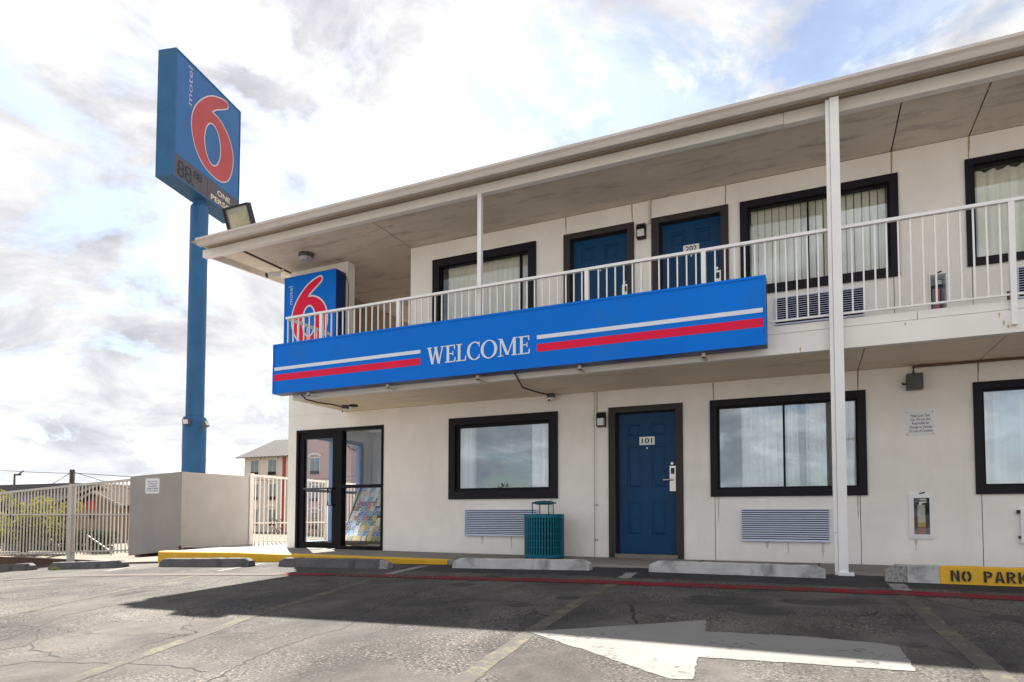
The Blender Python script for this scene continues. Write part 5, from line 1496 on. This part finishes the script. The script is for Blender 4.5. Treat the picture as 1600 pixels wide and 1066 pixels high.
# ------------------------------------------------------------------ far buildings
def arched_window(root, x, z0, z1, y, w_, arch=True, unit=True):
    f = Fr((x, y, 0)); h = z1 - z0
    mb = MB(); mb.fbox(f, -w_ / 2, w_ / 2, z0, z1, .02, .06)
    win = mb.build('window', M['hotel_trim'], root)
    mb = MB(); mb.fbox(f, -w_ / 2 + .10, -.04, z0 + h * .26, z1 - .08, .06, .09); mb.build('pane', M['hglass'], win)
    mb = MB(); mb.fbox(f, .04, w_ / 2 - .10, z0 + h * .26, z1 - .08, .06, .09); mb.build('pane', M['hglass'], win)
    if unit:
        mb = MB(); mb.fbox(f, -w_ / 2 + .10, w_ / 2 - .10, z0 + .06, z0 + h * .24, .06, .14); mb.build('vent_unit', M['darkgap'], win)
    if arch:
        mb = MB(); p = [(w_ * .62 * math.cos(R(a)), z1 + .05 + w_ * .30 * math.sin(R(a))) for a in range(0, 181, 15)] + [(-w_ * .52 * math.cos(R(a)), z1 + .02 + w_ * .20 * math.sin(R(a))) for a in range(0, 181, 15)]
        q = p[:13]; i_ = p[13:][::-1]
        for k in range(12):
            mb.prism(f, [q[k], q[k + 1], i_[k + 1], i_[k]], .02, .16)
        mb.build('arch_moulding', M['hotel_trim'], win)
HY = 60.0
ht = thing('hotel', 'distant cream and pink three-storey hotel with a ribbed metal roof behind the fence', 'building', (-58, HY, -1.6))
mb = MB(); mb.box(-64.6, -36, HY, HY + 12, -2.2, 7.75); mb.build('wall', M['hotel'], ht)
mb = MB(); mb.box(-58.25, -57.85, HY - .12, HY - .002, -2.2, 7.9); mb.build('pilaster', M['hotel_red'], ht)
def ribbed(name, A, B, C_, D_, n, parent):
    """a roof slope A-B (eave) to D-C (ridge) with raised seams"""
    A, B, C_, D_ = map(Vector, (A, B, C_, D_))
    nrm = (B - A).cross(D_ - A).normalized()
    if nrm.z < 0: nrm = -nrm
    mb = MB(); th_ = nrm * .12
    mb.add([A, B, C_, D_, A - th_, B - th_, C_ - th_, D_ - th_], [(0, 1, 2, 3), (7, 6, 5, 4), (0, 4, 5, 1), (1, 5, 6, 2), (2, 6, 7, 3), (3, 7, 4, 0)])
    rf = mb.build(name, M['metalroof'], parent)
    mb = MB()
    for i in range(n + 1):
        s = i / n; a, b = A.lerp(B, s), D_.lerp(C_, s); u_ = (B - A).normalized() * .14
        mb.add([a - u_ + nrm * .004, a + u_ + nrm * .004, b + u_ + nrm * .004, b - u_ + nrm * .004, a + nrm * .04, b + nrm * .04], [(0, 1, 2, 3), (0, 4, 5, 3), (1, 2, 5, 4), (0, 1, 4), (3, 5, 2)])
    mb.build('roof_seams', M['metalseam'], rf, kind='stuff')
    return rf
ribbed('roof', (-65.4, HY - .7, 7.65), (-35.5, HY - .7, 7.65), (-35.5, HY + 6, 10.55), (-65.4, HY + 6, 10.55), 50, ht)
mb = MB(); mb.prism(Fr((-64.6, 0, 0), -Y, Z), [(-HY - 12, 7.75), (-HY, 7.75), (-HY - 6, 10.4)], -.2, 0); mb.build('gable_end', M['hotel'], ht)
for x in (-62.85, -59.95):
    for a, b in ((5.35, 7.35), (2.3, 4.4), (-.8, 1.3)):
        arched_window(ht, x, a, b, HY, 1.45)
# pink gabled wing
PX0, PX1, PY = -54.7, -46.4, 58.0
mb = MB(); mb.prism(Fr((0, PY, 0)), [(PX0, -2.2), (PX1, -2.2), (PX1, 8.0), ((PX0 + PX1) / 2, 12.3), (PX0, 8.0)], -2.5, 0); mb.build('wing_wall', M['hotel_pink'], ht)
mid_ = (PX0 + PX1) / 2
for sgn, xe in ((-1, PX0 - .3), (1, PX1 + .3)):
    ribbed('wing_roof', (xe, PY - .5, 7.85), (xe, PY + 8, 7.85), (mid_, PY + 8, 12.55), (mid_, PY - .5, 12.55), 16, ht)
for x in (-51.5,):
    for a, b in ((5.1, 7.1), (2.0, 4.0), (-1.1, .9)):
        arched_window(ht, x, a, b, PY, 1.5)
for x in (-44.5, -40.5):
    for a, b in ((5.35, 7.35), (2.3, 4.4)):
        arched_window(ht, x, a, b, HY, 1.45)

# tan house with two gables
hs = thing('gabled_house', 'low tan house with two overlapping gables beyond the left fence', 'house', (-56, 35, -1.6))
def gable(x0, x1, xa, y0, y1, ze, za, parent):
    mb = MB(); mb.prism(Fr((0, y0, 0)), [(x0, -2.4), (x1, -2.4), (x1, ze), (xa, za), (x0, ze)], -(y1 - y0), 0); w_ = mb.build('wall', M['house'], parent)
    for e, s_ in ((x0, -1), (x1, 1)):
        ex, ez = e + s_ * .6, ze - (za - ze) / abs(xa - e) * .6
        mb = MB(); mb.add([(ex, y0 - .6, ez + .03), (xa, y0 - .6, za + .03), (xa, y1, za + .03), (ex, y1, ez + .03), (ex, y0 - .6, ez + .2), (xa, y0 - .6, za + .2), (xa, y1, za + .2), (ex, y1, ez + .2)],
                          [(0, 1, 2, 3), (4, 7, 6, 5), (0, 3, 7, 4), (1, 5, 6, 2), (2, 6, 7, 3)]); mb.build('roof', M['shingle'], parent)
        mb = MB(); mb.add([(ex, y0 - .64, ez + .0), (xa, y0 - .64, za + .0), (xa, y0 - .64, za + .22), (ex, y0 - .64, ez + .22), (ex, y0 - .602, ez), (xa, y0 - .602, za), (xa, y0 - .602, za + .22), (ex, y0 - .602, ez + .22)],
                          [(0, 1, 2, 3), (7, 6, 5, 4), (3, 2, 6, 7), (0, 4, 5, 1)]); mb.build('verge_board', M['verge'], parent)
gable(-64.5, -50.0, -55.6, 36.5, 44, .95, 3.0, hs)
gable(-54.6, -48.6, -51.7, 33.5, 36.49, 1.25, 2.25, hs)
mb = MB(); mb.box(-59.6, -54.6, 36.2, 36.49, 1.15, 1.55); mb.build('carport_roof', M['verge'], hs)
mb = MB(); mb.box(-59.2, -55.6, 36.44, 36.485, -.2, 1.0); mb.build('garage_door', M['shingle'], hs)
mb = MB(); mb.box(-58.6, -56.0, 36.15, 36.195, 1.56, 1.95); mb.build('dark_opening', M['darkgap'], hs)
for a, b in ((-53.0, -52.75), (-52.6, -52.35)):
    mb = MB(); mb.box(a, b, 33.44, 33.495, .25, .55); mb.build('window', M['darkgap'], hs)
rs = MB(); rs.box(-53.35, -52.0, 33.40, 33.49, .95, 1.72)
tag(rs.build('red_sign', mat('bright_red_sign', (.50, .03, .02), .6), base=(-52.7, 33.45, .95)), 'red square sign on the front gable of the tan house', 'sign')

# long low dark building, street lamp, utility pole and wires
lb = thing('low_building', 'long low dark-roofed building at the far left', 'building', (-110, 60, -1.6))
mb = MB(); mb.box(-150, -98.8, 60, 80, -2.4, 3.7); mb.build('wall', M['shed_wall'], lb)
mb = MB(); mb.box(-150.5, -98.0, 59.4, 80.5, 3.71, 5.15); mb.build('roof', M['shed_roof'], lb)
sl_ = thing('street_lamp', 'dark street lamp with an upturned arm at the far left', 'street lamp', (-75.7, 40, -1.6))
mb = MB(); mb.tube([(-75.7, 40, -2), (-75.7, 40, 4.75)], .10, 8); mb.build('pole', M['greybox'], sl_)
mb = MB(); mb.tube([(-75.8, 40, 4.62), (-75.1, 40, 4.70), (-74.2, 40, 5.05)], .075, 6); mb.build('arm', M['greybox'], sl_)
mb = MB(); mb.bbox(-75.5, -74.8, 39.8, 40.2, 4.60, 4.78, .03); mb.build('lamp_head', M['greybox'], sl_)
up = thing('utility_pole', 'dark wooden utility pole behind the left fence', 'pole', (-37.0, 22.4, -1.5))
mb = MB(); mb.tube([(-37.0, 22.4, -1.7), (-37.0, 22.4, 3.05)], [.15, .12], 10); mb.build('pole', M['wood'], up)
mb = MB(); mb.tube([(-36.85, 22.4, 2.82), (-36.68, 22.4, 2.86)], .05, 6); mb.build('insulator', M['steel'], up)
def wire(a, b, sag, label, r_=.018):
    a, b = Vector(a), Vector(b)
    mb = MB(); mb.tube([a.lerp(b, k / 14) - Z * sag * 4 * (k / 14) * (1 - k / 14) for k in range(15)], r_, 5)
    return tag(mb.build('power_line', M['cable'], base=a), label, 'cable', 'power lines at the utility pole')
wire((-37.1, 22.4, 2.85), (-75, 28, 6.4), .5, 'power line running left from the utility pole')
wire((-36.7, 22.4, 2.85), (-40, 55, 4.9), .6, 'power line running right from the utility pole behind the sign pole')
wire((-37.1, 22.4, 2.9), (-60, 30, .9), .3, 'thin cable sloping down left from the utility pole')
wire((-36.8, 22.4, 2.9), (-42, 36, 1.2), .2, 'thin cable sloping down right from the utility pole')

# plants
def leaves(mb, c, rad, n_, size, shape=1.0):
    for _ in range(n_):
        while True:
            p = Vector((random.uniform(-1, 1), random.uniform(-1, 1), random.uniform(-1, 1)))
            if .35 < p.length < 1: break
        q = Vector((c[0] + p.x * rad[0], c[1] + p.y * rad[1], c[2] + p.z * rad[2]))
        a = Vector((random.gauss(0, 1), random.gauss(0, 1), random.gauss(0, 1))).normalized(); b = a.orthogonal().normalized(); s_ = size * random.uniform(.6, 1.4)
        mb.add([q - a * s_, q + b * s_ * .5, q + a * s_, q - b * s_ * .5], [(0, 1, 2, 3)])
tr = thing('tree', 'yellow-green bushy tree behind the left fence', 'tree', (-39.6, 21.5, -1.5))
mb = MB(); mb.tube([(-39.6, 21.5, -1.7), (-39.5, 21.5, -.6), (-39.7, 21.4, .2)], [.22, .17, .10], 8)
for k in range(7):
    a = k * .9; mb.tube([(-39.55, 21.5, -.7 + .1 * k), (-39.6 + 1.6 * math.cos(a), 21.5 + 1.2 * math.sin(a), .5 + .15 * k)], [.09, .03], 6)
mb.build('trunk', M['bark'], tr)
mb = MB()
for k in range(46):
    a = random.uniform(0, 6.28); rr = math.sqrt(random.random()) * 2.9
    x = -39.7 + rr * math.cos(a); y = 21.5 + rr * .8 * math.sin(a)
    top = 1.75 - .18 * (x + 39.6) ** 2 * .9
    z = random.uniform(-.75, max(-.4, top))
    leaves(mb, (x, y, z), (random.uniform(.45, .8), random.uniform(.45, .8), random.uniform(.3, .55)), 330, .075)
mb.build('crown', M['leaf'], tr)
def hedge(x0, x1, y, z0, z1, label):
    mb = MB()
    n_ = int((x1 - x0) / .35)
    for k in range(n_):
        for j in range(3):
            leaves(mb, (x0 + (k + .5) * .35, y + random.uniform(-.15, .15), z0 + (z1 - z0) * (j + .5) / 3 + random.uniform(-.05, .08)), (.35, .35, (z1 - z0) / 5), 120, .06)
    return tag(mb.build('hedge', M['leaf_dark'], base=((x0 + x1) / 2, y, z0)), label, 'hedge')
hedge(-47.5, -43.9, 24.2, -1.6, -.35, 'dark clipped hedge left of the pale stairs behind the fence')
hedge(-41.6, -37.0, 24.2, -1.6, -.35, 'dark clipped hedge right of the pale stairs behind the fence')
hedge(-36.4, -34.7, 23.4, -1.6, -.30, 'short dark hedge right of the utility pole behind the fence')
st = thing('concrete_stairs', 'pale concrete stairs rising to the left behind the white fence', 'stairs', (-42, 23, -1.7))
for k in range(7):
    mb = MB(); x = -41.6 - k * .30; mb.box(x - .35, x + .05, 22.6, 23.6, -1.9, -1.55 + k * .17); mb.build('step', M['steps'], st)
mb = MB(); mb.prism(Fr((0, 22.55, 0)), [(-40.7, -1.9), (-44.0, -1.9), (-44.0, -.35), (-42.6, -.35), (-40.7, -1.45)], -.04, .12); 
mb = MB(); mb.prism(Fr((0, 23.85, 0)), [(-40.4, -1.9), (-43.2, -1.9), (-43.2, -.30), (-42.4, -.30), (-40.4, -1.35)], -.2, 0); mb.build('side_wall', M['steps'], st)
mb = MB(); mb.tube([(-36.2, 22.8, -.55), (-33.2, 22.2, -1.35)], .035, 6); mb.tube([(-36.2, 22.8, -.55), (-36.2, 22.8, -1.5)], .03, 6); mb.tube([(-33.2, 22.2, -1.35), (-33.2, 22.2, -1.6)], .03, 6)
tag(mb.build('handrail', M['fence'], base=(-36.2, 22.8, -1.5)), 'white sloping handrail behind the fence right of the utility pole', 'handrail')

# parked car, mostly hidden by the fence
car = thing('parked_car', 'white parked car partly hidden behind the fence beside the pole wall', 'car', (-33.5, 25.5, -1.55))
cf = Fr((0, 24.8, -1.52))
body = [(-35.7, .28), (-35.75, .62), (-35.3, .80), (-34.6, .86), (-34.1, 1.28), (-33.6, 1.40), (-32.6, 1.40), (-31.9, .95), (-31.3, .88), (-31.2, .30)]
mb = MB(); mb.prism(cf, body, -1.7, 0); mb.build('body', M['carpaint'], car)
mb = MB(); mb.prism(cf, [(-34.4, .90), (-34.0, 1.26), (-33.55, 1.35), (-33.15, 1.35), (-33.15, .90)], .0, .01); mb.prism(cf, [(-33.05, .90), (-33.05, 1.35), (-32.65, 1.35), (-32.1, .95), (-32.1, .90)], .0, .01); mb.build('side_window', M['hglass'], car)
for x in (-34.9, -32.0):
    mb = MB(); mb.tube([(x, 24.75, -1.22), (x, 24.98, -1.22)], .31, 18); wh = mb.build('wheel', M['tyre'], car)
    mb = MB(); mb.tube([(x, 24.735, -1.22), (x, 24.749, -1.22)], .18, 14); mb.build('rim', M['steel'], wh)

# the street side that the windows mirror: two utility poles, a roof line and trees across the road
for x, y, lab in ((3.5, -46, 'tall wooden utility pole across the road, mirrored in the windows'), (-16, -60, 'second wooden utility pole across the road, left of the tall one')):
    t = thing('utility_pole', lab, 'pole', (x, y, -1), None)
    mb = MB(); mb.tube([(x, y, -1.4), (x, y, 8.2)], [.17, .12], 8); mb.build('pole', M['wood'], t)
    mb = MB(); mb.box(x - 1.2, x + 1.2, y - .07, y + .07, 7.2, 7.38); mb.build('crossarm', M['wood'], t)
oh = thing('street_house', 'low brown house across the road, mirrored in the windows', 'house', (-22, -58, -1.2))
mb = MB(); mb.prism(Fr((0, -52, 0), -X, Z), [(14, -1.5), (28, -1.5), (28, 1.6), (21, 3.6), (14, 1.6)], -9, 0); mb.build('wall', M['house'], oh)
mb = MB(); mb.prism(Fr((0, -51.6, 0), -X, Z), [(13.3, 1.4), (21, 3.62), (28.7, 1.4), (28.7, 1.62), (21, 3.85), (13.3, 1.62)], -9.8, 0); mb.build('roof', M['shingle'], oh)
for x, y, h_, lab in ((-38, -60, 4.5, 'rounded green tree across the road, left of the brown house'), (14, -70, 4.0, 'rounded green tree across the road, right of the tall utility pole')):
    t = thing('tree', lab, 'tree', (x, y, -1.2))
    mb = MB(); mb.tube([(x, y, -1.5), (x, y, h_ * .5)], [.25, .12], 8); mb.build('trunk', M['bark'], t)
    mb = MB()
    for k in range(26):
        leaves(mb, (x + random.gauss(0, 1.4), y + random.gauss(0, 1.2), h_ * .55 + random.gauss(0, .8)), (.9, .9, .7), 90, .16)
    mb.build('crown', M['leaf_dark'], t)
